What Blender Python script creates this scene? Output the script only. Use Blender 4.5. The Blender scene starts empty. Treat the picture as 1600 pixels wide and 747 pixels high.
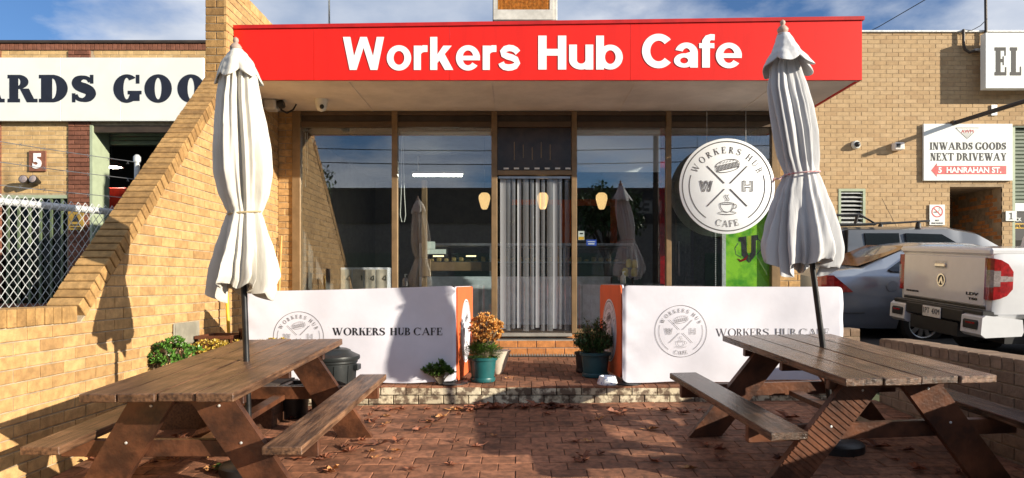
import bpy, bmesh, math, random
from mathutils import Vector, Matrix
random.seed(11)
sc = bpy.context.scene
COL = sc.collection
F, PX, HY, ZC = 1080.0, 808.0, 442.0, 1.70      # focal length in photo pixels, principal point, eye height

# ---------------------------------------------------------------- camera, world, sun, exposure
cam = bpy.data.cameras.new('camera'); camo = bpy.data.objects.new('camera', cam); COL.objects.link(camo)
camo.location = (0, 0, ZC); camo.rotation_euler = (math.pi/2, 0, 0)
cam.lens = F/1600*36; cam.sensor_width = 36; cam.shift_x = -8/1600; cam.shift_y = 68.5/1600
cam.clip_start = .05; cam.clip_end = 3000
sc.camera = camo

SUN = Vector((1.9, -1.0, .62)).normalized()       # direction towards the sun
elev = math.asin(SUN.z)
w = bpy.data.worlds.new("World"); sc.world = w; w.use_nodes = True
nt = w.node_tree; N = nt.nodes; L = nt.links; N.clear()
out = N.new('ShaderNodeOutputWorld'); bg = N.new('ShaderNodeBackground'); bg.inputs[1].default_value = .057
sky = N.new('ShaderNodeTexSky'); sky.sky_type = 'NISHITA'; sky.sun_disc = False
sky.sun_elevation = elev; sky.sun_rotation = math.atan2(SUN.x, SUN.y); sky.air_density = 1.0; sky.dust_density = .6; sky.ozone_density = 1.5
tc = N.new('ShaderNodeTexCoord'); sep = N.new('ShaderNodeSeparateXYZ'); L.new(tc.outputs['Generated'], sep.inputs[0])
def wm(op, a, b, c=None):
    m = N.new('ShaderNodeMath'); m.operation = op
    for i, v in enumerate((a, b, c)):
        if v is None: continue
        if isinstance(v, (int, float)): m.inputs[i].default_value = v
        else: L.new(v, m.inputs[i])
    return m.outputs[0]
zz = wm('ADD', wm('MAXIMUM', sep.outputs['Z'], 0.0), .22)
cv = N.new('ShaderNodeCombineXYZ')
L.new(wm('DIVIDE', sep.outputs['X'], zz), cv.inputs[0]); L.new(wm('DIVIDE', sep.outputs['Y'], zz), cv.inputs[1]); cv.inputs[2].default_value = 8.3
nz = N.new('ShaderNodeTexNoise'); nz.inputs['Scale'].default_value = 1.5; nz.inputs['Detail'].default_value = 9; nz.inputs['Roughness'].default_value = .55
L.new(cv.outputs[0], nz.inputs['Vector'])
cr = N.new('ShaderNodeValToRGB'); cr.color_ramp.elements[0].position = .385; cr.color_ramp.elements[1].position = .525
L.new(nz.outputs['Fac'], cr.inputs[0])
n2 = N.new('ShaderNodeTexNoise'); n2.inputs['Scale'].default_value = 2.6; n2.inputs['Detail'].default_value = 6; L.new(cv.outputs[0], n2.inputs['Vector'])
cc = N.new('ShaderNodeValToRGB'); cc.color_ramp.elements[0].position = .35; cc.color_ramp.elements[1].position = .68
cc.color_ramp.elements[0].color = (4.0, 4.9, 6.6, 1); cc.color_ramp.elements[1].color = (9.6, 9.8, 10.2, 1)
L.new(n2.outputs['Fac'], cc.inputs[0])
sb = N.new('ShaderNodeMix'); sb.data_type = 'RGBA'; sb.blend_type = 'MULTIPLY'; sb.inputs[0].default_value = 1
L.new(sky.outputs[0], sb.inputs[6]); sb.inputs[7].default_value = (.72, 1.0, 1.42, 1)
mx = N.new('ShaderNodeMix'); mx.data_type = 'RGBA'
L.new(wm('MULTIPLY', cr.outputs[0], .93), mx.inputs[0]); L.new(sb.outputs[2], mx.inputs[6]); L.new(cc.outputs[0], mx.inputs[7])
L.new(mx.outputs[2], bg.inputs[0]); L.new(bg.outputs[0], out.inputs[0])

sl = bpy.data.lights.new('sun', 'SUN'); sl.energy = 5.0; sl.angle = math.radians(.55); sl.color = (1.0, .90, .74)
so = bpy.data.objects.new('sun', sl); COL.objects.link(so); so.rotation_euler = SUN.to_track_quat('Z', 'Y').to_euler(); so.location = (20, -10, 10)
sc.view_settings.view_transform = 'Standard'; sc.view_settings.look = 'None'; sc.view_settings.exposure = 0.78; sc.view_settings.gamma = 1

# ---------------------------------------------------------------- helpers
def P(px, py, Y): return Vector(((px-PX)*Y/F, Y, ZC+(HY-py)*Y/F))
def GZ(x, y):
    y = max(-3.0, min(16.0, y)); return .117+.066*y+.0105*max(-6, min(9, x))
def PZ(y): return .716+.023*(y-6.6)               # raised platform in front of the door

def mat(name, col, rough=.6, metal=0, var=.12, vscale=6, bump=0, bscale=60, col2=None, spec=None, stretch=None, coat=0, alpha=None, emit=None, estr=1, island=0, dirt=0, dscale=1.3, trans=0, coord='pos', lo=.38, hi=.62):
    m = bpy.data.materials.new(name); m.use_nodes = True; nt = m.node_tree; n = nt.nodes; l = nt.links
    b = n['Principled BSDF']; b.inputs['Roughness'].default_value = rough; b.inputs['Metallic'].default_value = metal
    if spec is not None: b.inputs['Specular IOR Level'].default_value = spec
    if coat: b.inputs['Coat Weight'].default_value = coat; b.inputs['Coat Roughness'].default_value = .08
    if trans: b.inputs['Transmission Weight'].default_value = trans
    if coord == 'pos': src = n.new('ShaderNodeNewGeometry').outputs['Position']
    else: src = n.new('ShaderNodeTexCoord').outputs['Object']
    if stretch:
        mp = n.new('ShaderNodeMapping'); mp.inputs['Scale'].default_value = stretch; l.new(src, mp.inputs[0]); src = mp.outputs[0]
    no = n.new('ShaderNodeTexNoise'); no.inputs['Scale'].default_value = vscale; no.inputs['Detail'].default_value = 7; no.inputs['Roughness'].default_value = .6
    l.new(src, no.inputs['Vector'])
    c2 = col2 or tuple(max(0, c*(1-2.4*var)) for c in col)
    ra = n.new('ShaderNodeValToRGB'); ra.color_ramp.elements[0].position = lo; ra.color_ramp.elements[1].position = hi
    ra.color_ramp.elements[0].color = (*c2, 1); ra.color_ramp.elements[1].color = (*col, 1)
    l.new(no.outputs['Fac'], ra.inputs[0]); res = ra.outputs[0]
    if island:
        g = n.new('ShaderNodeNewGeometry'); oi = n.new('ShaderNodeObjectInfo')
        a = n.new('ShaderNodeMath'); a.operation = 'ADD'; l.new(g.outputs['Random Per Island'], a.inputs[0]); l.new(oi.outputs['Random'], a.inputs[1])
        f = n.new('ShaderNodeMath'); f.operation = 'FRACT'; l.new(a.outputs[0], f.inputs[0])
        r2 = n.new('ShaderNodeValToRGB'); e = r2.color_ramp.elements
        e[0].position = 0; e[1].position = 1
        lo_, hi_ = 1-island, 1+island*.55
        e[0].color = (lo_, lo_*.94, lo_*.9, 1); e[1].color = (hi_, hi_, hi_*1.02, 1)
        k = e.new(.35); k.color = (1, .97, .93, 1)
        l.new(f.outputs[0], r2.inputs[0])
        mu = n.new('ShaderNodeMix'); mu.data_type = 'RGBA'; mu.blend_type = 'MULTIPLY'; mu.inputs[0].default_value = 1
        l.new(res, mu.inputs[6]); l.new(r2.outputs[0], mu.inputs[7]); res = mu.outputs[2]
    if dirt:
        d = n.new('ShaderNodeTexNoise'); d.inputs['Scale'].default_value = dscale; d.inputs['Detail'].default_value = 5
        g = n.new('ShaderNodeNewGeometry'); l.new(g.outputs['Position'], d.inputs['Vector'])
        dr = n.new('ShaderNodeValToRGB'); dr.color_ramp.elements[0].position = .35; dr.color_ramp.elements[1].position = .6
        dr.color_ramp.elements[0].color = (1-dirt,)*3+(1,); dr.color_ramp.elements[1].color = (1, 1, 1, 1)
        l.new(d.outputs['Fac'], dr.inputs[0])
        mu = n.new('ShaderNodeMix'); mu.data_type = 'RGBA'; mu.blend_type = 'MULTIPLY'; mu.inputs[0].default_value = 1
        l.new(res, mu.inputs[6]); l.new(dr.outputs[0], mu.inputs[7]); res = mu.outputs[2]
    l.new(res, b.inputs['Base Color'])
    if bump:
        nb = n.new('ShaderNodeTexNoise'); nb.inputs['Scale'].default_value = bscale; nb.inputs['Detail'].default_value = 5; l.new(src, nb.inputs['Vector'])
        bn = n.new('ShaderNodeBump'); bn.inputs['Strength'].default_value = bump; bn.inputs['Distance'].default_value = .006
        l.new(nb.outputs['Fac'], bn.inputs['Height']); l.new(bn.outputs[0], b.inputs['Normal'])
    if emit: b.inputs['Emission Color'].default_value = (*emit, 1); b.inputs['Emission Strength'].default_value = estr
    if alpha is not None: b.inputs['Alpha'].default_value = alpha
    return m

def glassmat(name, tint, fac, rough=0.0, diffuse=None):
    m = bpy.data.materials.new(name); m.use_nodes = True; n = m.node_tree.nodes; l = m.node_tree.links; n.clear()
    o = n.new('ShaderNodeOutputMaterial'); t = n.new('ShaderNodeBsdfTransparent'); t.inputs[0].default_value = (*tint, 1)
    g = n.new('ShaderNodeBsdfGlossy'); g.inputs['Roughness'].default_value = rough; g.inputs['Color'].default_value = (.95, .97, 1, 1)
    lw_ = n.new('ShaderNodeLayerWeight'); lw_.inputs[0].default_value = .5; fr = n.new('ShaderNodeMath'); fr.operation = 'POWER'; fr.inputs[1].default_value = 4; l.new(lw_.outputs['Facing'], fr.inputs[0])
    a = n.new('ShaderNodeMath'); a.operation = 'MULTIPLY_ADD'; a.inputs[1].default_value = .8; a.inputs[2].default_value = fac; a.use_clamp = True; l.new(fr.outputs[0], a.inputs[0])
    mxs = n.new('ShaderNodeMixShader'); l.new(a.outputs[0], mxs.inputs[0]); l.new(t.outputs[0], mxs.inputs[1]); l.new(g.outputs[0], mxs.inputs[2])
    res = mxs.outputs[0]
    if diffuse:
        d = n.new('ShaderNodeBsdfDiffuse'); d.inputs[0].default_value = (*diffuse[0], 1)
        tl = n.new('ShaderNodeBsdfTranslucent'); tl.inputs[0].default_value = (*diffuse[0], 1)
        ad = n.new('ShaderNodeMixShader'); ad.inputs[0].default_value = .4; l.new(d.outputs[0], ad.inputs[1]); l.new(tl.outputs[0], ad.inputs[2])
        m2 = n.new('ShaderNodeMixShader'); m2.inputs[0].default_value = diffuse[1]; l.new(res, m2.inputs[1]); l.new(ad.outputs[0], m2.inputs[2]); res = m2.outputs[0]
    l.new(res, o.inputs[0]); return m

class MB:
    def __init__(s): s.v = []; s.f = []
    def add(s, vs, fs):
        k = len(s.v); s.v += [tuple(v) for v in vs]; s.f += [tuple(i+k for i in f) for f in fs]; return s
    def box(s, a, b, M=None, c=0.0):
        x0, y0, z0 = (min(a[i], b[i]) for i in range(3)); x1, y1, z1 = (max(a[i], b[i]) for i in range(3))
        if c <= 0:
            vs = [(x, y, z) for z in (z0, z1) for y in (y0, y1) for x in (x0, x1)]
            fs = [(0, 2, 3, 1), (4, 5, 7, 6), (0, 1, 5, 4), (2, 6, 7, 3), (0, 4, 6, 2), (1, 3, 7, 5)]
        else:                                     # chamfered box, 24 vertices
            vs = []; idx = {}
            for sx in (0, 1):
                for sy in (0, 1):
                    for sz in (0, 1):
                        X, Y, Z = (x1 if sx else x0), (y1 if sy else y0), (z1 if sz else z0)
                        ix, iy, iz = (-c if sx else c), (-c if sy else c), (-c if sz else c)
                        idx[sx, sy, sz] = len(vs)
                        vs += [(X, Y+iy, Z+iz), (X+ix, Y, Z+iz), (X+ix, Y+iy, Z)]
            fs = []
            I = lambda a_, b_, c_, k: idx[a_, b_, c_]+k
            for s_ in (0, 1):
                q = [I(s_, 0, 0, 0), I(s_, 1, 0, 0), I(s_, 1, 1, 0), I(s_, 0, 1, 0)]; fs.append(q if s_ else q[::-1])
                q = [I(0, s_, 0, 1), I(0, s_, 1, 1), I(1, s_, 1, 1), I(1, s_, 0, 1)]; fs.append(q if s_ else q[::-1])
                q = [I(0, 0, s_, 2), I(1, 0, s_, 2), I(1, 1, s_, 2), I(0, 1, s_, 2)]; fs.append(q if s_ else q[::-1])
            for i_ in (0, 1):
                for j_ in (0, 1):
                    fl = (i_ == j_)
                    q = [I(i_, j_, 0, 0), I(i_, j_, 1, 0), I(i_, j_, 1, 1), I(i_, j_, 0, 1)]; fs.append(q[::-1] if fl else q)
                    q = [I(i_, 0, j_, 0), I(i_, 1, j_, 0), I(i_, 1, j_, 2), I(i_, 0, j_, 2)]; fs.append(q if fl else q[::-1])
                    q = [I(0, i_, j_, 1), I(1, i_, j_, 1), I(1, i_, j_, 2), I(0, i_, j_, 2)]; fs.append(q[::-1] if fl else q)
                    for k_ in (0, 1):
                        t = [I(i_, j_, k_, 0), I(i_, j_, k_, 1), I(i_, j_, k_, 2)]
                        fs.append(t if (i_+j_+k_) % 2 else t[::-1])
        if M: vs = [M @ Vector(v) for v in vs]
        return s.add(vs, fs)
    def prism(s, poly, d0, d1, fr=None):          # poly in (u,v); frame = (origin,U,V,N)
        o, U, V, Nn = fr; n = len(poly)
        vs = [o+U*p[0]+V*p[1]+Nn*d0 for p in poly]+[o+U*p[0]+V*p[1]+Nn*d1 for p in poly]
        fs = [tuple(range(n))[::-1], tuple(range(n, 2*n))]+[(i, (i+1) % n, n+(i+1) % n, n+i) for i in range(n)]
        return s.add(vs, fs)
    def tube(s, pts, r, n=8, cap=True, r2=None):
        pts = [Vector(p) for p in pts]; m = len(pts); vs = []; up = None
        for i, p in enumerate(pts):
            t = (pts[min(i+1, m-1)]-pts[max(i-1, 0)]).normalized()
            if up is None:
                up = Vector((0, 0, 1)) if abs(t.z) < .9 else Vector((1, 0, 0))
            a = t.cross(up).normalized(); b = a.cross(t); up = b
            rr = r if r2 is None else r+(r2-r)*i/max(1, m-1)
            if isinstance(r, (list, tuple)): rr = r[i]
            vs += [p+(a*math.cos(q)+b*math.sin(q))*rr for q in (2*math.pi*k/n for k in range(n))]
        fs = [(i*n+k, i*n+(k+1) % n, (i+1)*n+(k+1) % n, (i+1)*n+k) for i in range(m-1) for k in range(n)]
        if cap: fs += [tuple(range(n))[::-1], tuple(range((m-1)*n, m*n))]
        return s.add(vs, fs)
    def lathe(s, prof, c=(0, 0, 0), n=24, axis=None, cap=True):
        c = Vector(c); vs = []; m = len(prof); Q = axis or Matrix.Identity(3)
        for r, z in prof: vs += [c+Q @ Vector((r*math.cos(2*math.pi*k/n), r*math.sin(2*math.pi*k/n), z)) for k in range(n)]
        fs = [(i*n+k, i*n+(k+1) % n, (i+1)*n+(k+1) % n, (i+1)*n+k) for i in range(m-1) for k in range(n)]
        if cap: fs += [tuple(range(n))[::-1], tuple(range((m-1)*n, m*n))]
        return s.add(vs, fs)
    def grid(s, fn, nu, nv, closeu=False):
        vs = [fn(i/(nu if closeu else nu-1), j/(nv-1)) for j in range(nv) for i in range(nu)]
        mu = nu if closeu else nu-1
        fs = [(j*nu+i, j*nu+(i+1) % nu, (j+1)*nu+(i+1) % nu, (j+1)*nu+i) for j in range(nv-1) for i in range(mu)]
        return s.add(vs, fs)
    def mesh(s, name, m, smooth=None):
        me = bpy.data.meshes.new(name); me.from_pydata(s.v, [], s.f); me.materials.append(m)
        if smooth:
            me.polygons.foreach_set('use_smooth', [True]*len(me.polygons)); me.set_sharp_from_angle(angle=math.radians(smooth))
        me.update(); return me
    def build(s, name, m, parent=None, smooth=None, label=None, **kw):
        o = bpy.data.objects.new(name, s.mesh(name, m, smooth)); COL.objects.link(o)
        if parent: o.parent = parent
        if label: o['label'] = label
        for k, v in kw.items(): o[k] = v
        return o
def link(name, me, parent=None, loc=None, M=None):
    o = bpy.data.objects.new(name, me); COL.objects.link(o)
    if parent: o.parent = parent
    if M is not None: o.matrix_local = M
    elif loc is not None: o.location = loc
    return o
def thing(name, label, cat, loc=(0, 0, 0), rot=(0, 0, 0), group=None):
    o = bpy.data.objects.new(name, None); COL.objects.link(o); o.location = loc; o.rotation_euler = rot
    o.empty_display_size = .1; o['label'] = label; o['category'] = cat
    if group: o['group'] = group
    return o
def tag(o, label, cat, group=None):
    o['label'] = label; o['category'] = cat
    if group: o['group'] = group
    return o
def struct(o): o['kind'] = 'structure'; return o
def local(o):                                     # world->thing shift for builders that work in world space
    return Matrix.Translation(-Vector(o.location))
def shift(mb, o):
    d = Vector(o.location); mb.v = [tuple(Vector(v)-d) for v in mb.v]; return mb
def copytree(o, loc=None, rz=None, label=None):
    def rec(a, par):
        c = a.copy(); COL.objects.link(c); c.parent = par
        for ch in a.children: rec(ch, c)
        return c
    c = rec(o, None)
    if loc is not None: c.location = loc
    if rz is not None: c.rotation_euler.z = rz
    if label: c['label'] = label
    return c

# ---------------------------------------------------------------- materials
M = {}
M['tan'] = mat('tan_brick', (.56, .345, .142), .88, var=.13, vscale=14, bump=.6, bscale=90, island=.2, dirt=.13)
M['tan3'] = mat('tan_warehouse_brick', (.49, .345, .19), .9, var=.07, vscale=9, bump=.2, bscale=70, island=.10, dirt=.06)
M['farmortar'] = mat('far_mortar', (.42, .31, .19), .95)
M['tan2'] = mat('tan_far_brick', (.61, .415, .19), .9, var=.10, vscale=9, bump=.3, bscale=70, island=.16, dirt=.12)
M['copebrick'] = mat('coping_brick', (.44, .26, .095), .9, var=.15, vscale=18, bump=.7, bscale=80, island=.25, dirt=.2)
M['brown'] = mat('brown_brick', (.22, .085, .05), .85, var=.12, vscale=14, bump=.4, bscale=80, island=.25)
M['mortar'] = mat('mortar', (.46, .37, .25), .95, var=.15, vscale=10, bump=.6, bscale=120)
M['mortar2'] = mat('dark_mortar', (.30, .22, .14), .95, var=.15, vscale=10, bump=.6, bscale=120)
M['pave'] = mat('clay_paver', (.36, .155, .082), .78, var=.22, vscale=16, bump=.9, bscale=120, island=.34, dirt=.4)
M['sand'] = mat('joint_sand', (.06, .04, .03), .95, var=.2, bump=.5)
M['riser'] = mat('weathered_white_riser_brick', (.62, .55, .40), .9, col2=(.16, .115, .08), vscale=13, bump=.9, bscale=70, island=.25, lo=.44, hi=.56)
M['orange'] = mat('orange_brick', (.54, .225, .07), .88, var=.13, vscale=14, bump=.5, bscale=90, island=.15)
M['wallgrey'] = mat('driveway_wall_brick', (.28, .19, .125), .9, var=.12, vscale=13, bump=.6, bscale=80, island=.16, dirt=.15)
M['red'] = mat('red_sign_panel', (.74, .012, .003), .36, var=.05, vscale=1.5, stretch=(5, 1, .5), dirt=.05)
M['redtrim'] = mat('red_flashing', (.50, .01, .008), .4, var=.1)
M['white'] = mat('white_lettering', (.86, .86, .86), .5, var=.02)
M['soffit'] = mat('soffit_sheet', (.84, .78, .72), .8, var=.07, vscale=2.2, dirt=.12)
M['bronze_shade'] = mat('shaded_bronze', (.10, .065, .038), .5, var=.1)  # head rail bronze, darkened in colour to paint the shade under the soffit
M['transom'] = mat('brown_tinted_pane', (.045, .032, .022), .25, var=.2)
M['shadeyellow'] = mat('shaded_yellow', (.34, .22, .04), .6)  # warning sign yellow with its shadow put into the colour
M['bronze'] = mat('bronze_aluminium', (.27, .18, .095), .42, metal=.35, var=.1)
M['bronze_dk'] = mat('dark_bronze', (.055, .038, .026), .5, var=.15)
M['black'] = mat('black_plastic', (.018, .018, .02), .45, var=.15)
M['signwhite'] = mat('white_sign_sheet', (.73, .76, .73), .45, var=.03, vscale=1.5)
M['navy'] = mat('dark_navy_paint', (.012, .016, .03), .5, var=.1)
M['ink'] = mat('black_print', (.012, .012, .014), .6, var=.1)
M['greyink'] = mat('grey_print', (.07, .065, .07), .6, var=.1)
M['dkgreyink'] = mat('thin_grey_print', (.13, .12, .12), .6, var=.1)
M['banner'] = mat('white_banner_fabric', (.71, .705, .78), .75, var=.03, vscale=3, bump=.3, bscale=9, dirt=.05)
M['bannerorange'] = mat('orange_banner_fabric', (.72, .13, .035), .7, var=.05, vscale=3)
M['canvas'] = mat('cream_canvas', (.69, .66, .59), .9, var=.06, vscale=3, bump=1.0, bscale=22, stretch=(1, 1, .3), dirt=.14, dscale=3)
M['canvas2'] = mat('grey_white_canvas', (.58, .585, .60), .9, var=.08, vscale=3, bump=1.0, bscale=22, stretch=(1, 1, .22), dirt=.12)
M['finial'] = mat('turned_timber_finial', (.45, .33, .27), .6, var=.1)
M['pole'] = mat('dark_metal_pole', (.05, .05, .052), .35, metal=.7, var=.2)
M['wood'] = mat('oiled_timber', (.12, .055, .03), .42, col2=(.05, .022, .013), vscale=5, bump=.9, bscale=16, stretch=(14, 1, 14), coord='obj', island=.22)
M['woodtop'] = mat('worn_table_timber', (.24, .128, .068), .36, col2=(.058, .029, .017), vscale=3.2, bump=.9, bscale=14, stretch=(14, 1, 14), coord='obj', island=.42, lo=.37, hi=.63, dirt=.5, dscale=5)
M['woodleg'] = mat('sawn_reddish_timber', (.16, .062, .030), .42, col2=(.05, .021, .013), vscale=5, bump=.7, bscale=30, coord='obj', island=.15, dirt=.4, dscale=3)
M['woodwet'] = mat('wet_grey_timber', (.23, .135, .085), .2, col2=(.055, .033, .022), vscale=3.0, bump=.8, bscale=14, stretch=(14, 1, 14), coord='obj', island=.42, lo=.37, hi=.63, dirt=.5, dscale=5)
M['woodend'] = mat('plank_end_grain', (.33, .19, .12), .6, col2=(.10, .055, .035), vscale=20, bump=.6, bscale=60)
M['leafgreen'] = mat('succulent_green', (.10, .24, .035), .38, var=.2, vscale=12, island=.35)
M['leafyellow'] = mat('succulent_yellow', (.50, .36, .05), .42, col2=(.30, .20, .03), vscale=20, island=.35)
M['leaforange'] = mat('succulent_orange', (.70, .38, .10), .45, col2=(.46, .24, .07), vscale=20, island=.35)
M['leafdark'] = mat('shrub_leaf', (.06, .135, .035), .5, var=.2, vscale=12, island=.4)
M['leafmid'] = mat('hedge_leaf', (.10, .19, .03), .5, var=.2, vscale=12, island=.4)
M['stem'] = mat('plant_stem', (.22, .17, .11), .8)
M['bark'] = mat('bark', (.09, .065, .045), .9, bump=.6, bscale=20)
M['teal'] = mat('teal_plastic_pot', (.010, .10, .105), .42, var=.12, vscale=8)
M['slate'] = mat('slate_plastic_pot', (.018, .085, .10), .45, var=.12, vscale=8)
M['potwhite'] = mat('cream_ceramic', (.62, .56, .46), .5)
M['bowl'] = mat('speckled_bowl', (.75, .77, .8), .35, col2=(.2, .28, .5), vscale=30, lo=.40, hi=.48)
M['dryleaf'] = mat('dry_leaf', (.26, .085, .035), .7, col2=(.13, .045, .025), vscale=30, island=.5)
M['dryleaf2'] = mat('pale_dry_leaf', (.52, .27, .10), .7, col2=(.33, .13, .05), vscale=30, island=.4)
M['bin'] = mat('grey_black_plastic', (.022, .026, .027), .38, var=.15, vscale=6)
M['crate'] = mat('brown_crate_plastic', (.14, .045, .02), .5, var=.15)
M['box'] = mat('grey_painted_box', (.30, .28, .22), .6)
M['yellow'] = mat('yellow_paint', (.85, .50, .03), .45)
M['timber'] = mat('raw_timber', (.55, .33, .10), .6)
M['greenpaint'] = mat('sage_green_paint', (.36, .42, .29), .5, var=.06)
M['greenbar'] = mat('dull_green_bar', (.11, .15, .08), .6)
M['greendark'] = mat('dark_green_paint', (.065, .10, .055), .5, var=.1)
M['shutter'] = mat('green_roller_shutter', (.13, .17, .12), .5, var=.08)
M['galv'] = mat('galvanised_steel', (.66, .68, .68), .5, metal=.25, var=.12, vscale=20)
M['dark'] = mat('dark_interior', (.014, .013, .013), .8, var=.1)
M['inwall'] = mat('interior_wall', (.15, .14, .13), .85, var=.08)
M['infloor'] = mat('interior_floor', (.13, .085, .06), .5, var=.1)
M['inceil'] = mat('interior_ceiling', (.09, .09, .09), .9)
M['counter'] = mat('white_counter_panel', (.82, .84, .90), .5)
M['steel'] = mat('brushed_steel', (.45, .46, .47), .3, metal=.8)
M['asphalt'] = mat('asphalt', (.05, .05, .052), .9, var=.15, vscale=30, bump=.5, bscale=120)
M['concrete'] = mat('concrete', (.30, .28, .25), .9, var=.1, vscale=5, bump=.3)
M['grass'] = mat('dry_grass_ground', (.10, .12, .05), .95, var=.2, vscale=8)
M['silver'] = mat('silver_car_paint', (.30, .345, .42), .26, metal=.6, var=.02, coat=.8)
M['grey'] = mat('grey_car_paint', (.11, .12, .14), .28, metal=.5, var=.02, coat=.8)
M['carwhite'] = mat('white_car_paint', (.66, .67, .69), .25, var=.02, coat=.8)
M['carglass'] = mat('car_glass', (.012, .016, .02), .06, var=0, spec=.9)
M['lampred'] = mat('red_tail_lamp', (.36, .005, .008), .1, var=.2, vscale=20, coat=1)
M['lampclear'] = mat('clear_lamp_lens', (.34, .28, .27), .12, coat=1, var=.15, vscale=40)
M['chrome'] = mat('chrome', (.75, .75, .76), .12, metal=1, var=.03)
M['tyre'] = mat('tyre_rubber', (.02, .02, .02), .85)
M['rim'] = mat('alloy_rim', (.55, .55, .54), .3, metal=.7)
M['plate'] = mat('number_plate_white', (.75, .75, .73), .5)
M['glass'] = glassmat('shopfront_glass', (.94, .97, .97), .135)
M['darkglass'] = glassmat('dark_transom_glass', (.10, .10, .10), .02)
M['caseglass'] = glassmat('display_case_glass', (.9, .95, .95), .06)
M['roundwhite'] = mat('round_sign_white', (.78, .81, .84), .5, var=.02)
M['strip'] = glassmat('clear_pvc_strip', (.80, .83, .86), .10, .12, diffuse=((.80, .84, .90), .17))
M['strip2'] = glassmat('clouded_pvc_strip', (.7, .73, .76), .12, .18, diffuse=((.82, .86, .93), .40))
M['blind'] = glassmat('roller_blind', (.9, .9, .9), .0, .5, diffuse=((.86, .89, .92), .97))
M['poster'] = mat('bright_green_poster', (.34, .70, .03), .4, col2=(.07, .36, .01), vscale=4, lo=.42, hi=.58)
M['padorange'] = mat('cooler_pad', (.70, .30, .05), .9, col2=(.38, .15, .025), vscale=30, bump=1, bscale=60)
M['acwhite'] = mat('cooler_cabinet', (.62, .60, .55), .5)
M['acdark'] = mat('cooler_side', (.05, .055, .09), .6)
M['lampglow'] = mat('lit_lamp_shade', (.9, .7, .4), .5, emit=(1, .62, .25), estr=.75)
M['tubeglow'] = mat('lit_tube', (.9, .9, .8), .5, emit=(1, .93, .74), estr=28)
M['tubeglow2'] = mat('lit_case_tube', (.9, .8, .6), .5, emit=(1, .70, .38), estr=2.5)
M['orangeframe'] = mat('orange_board_frame', (.65, .12, .03), .5)
M['yellowthing'] = mat('yellow_bottle', (.75, .62, .05), .4)
M['inred'] = mat('red_cabinet', (.60, .03, .01), .5)
M['blue'] = mat('blue_sticker', (.03, .10, .6), .5)
M['paper'] = mat('pale_paper', (.70, .82, .76), .6)
M['rope'] = mat('red_white_cord', (.50, .16, .16), .8, col2=(.6, .5, .5), vscale=40)
M['brass'] = mat('string', (.45, .35, .2), .8)
M['roofing'] = mat('roof_sheet', (.30, .31, .32), .6)
M['warehouse'] = mat('dark_cladding', (.035, .036, .04), .7)
M['warebrick'] = mat('warehouse_brick', (.26, .235, .21), .9, var=.15)
# ---------------------------------------------------------------- lettering
def ribbon(pts, wd):
    """flat stroke polygons (quads) along 2D points; wd is one width or one per point"""
    out = []; n = len(pts); ws = wd if isinstance(wd, (list, tuple)) else [wd]*n
    L_, R_ = [], []
    for i in range(n):
        a = pts[max(0, i-1)]; b = pts[min(n-1, i+1)]; dx, dy = b[0]-a[0], b[1]-a[1]; d = math.hypot(dx, dy) or 1
        nx, ny = -dy/d, dx/d; h = ws[i]/2
        L_.append((pts[i][0]+nx*h, pts[i][1]+ny*h)); R_.append((pts[i][0]-nx*h, pts[i][1]-ny*h))
    return [[R_[i], R_[i+1], L_[i+1], L_[i]] for i in range(n-1)]
def ring(cx, cy, rx, ry, wx, wy, a0=0, a1=360, n=28):
    out = []
    for i in range(n):
        q = []
        for k, a in ((0, a0+(a1-a0)*i/n), (0, a0+(a1-a0)*(i+1)/n), (1, a0+(a1-a0)*(i+1)/n), (1, a0+(a1-a0)*i/n)):
            c, s_ = math.cos(math.radians(a)), math.sin(math.radians(a))
            q.append((cx+(rx-k*wx)*c, cy+(ry-k*wy)*s_))
        out.append(q)
    return out
def R4(x0, y0, x1, y1): return [(x0, y0), (x1, y0), (x1, y1), (x0, y1)]
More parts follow.
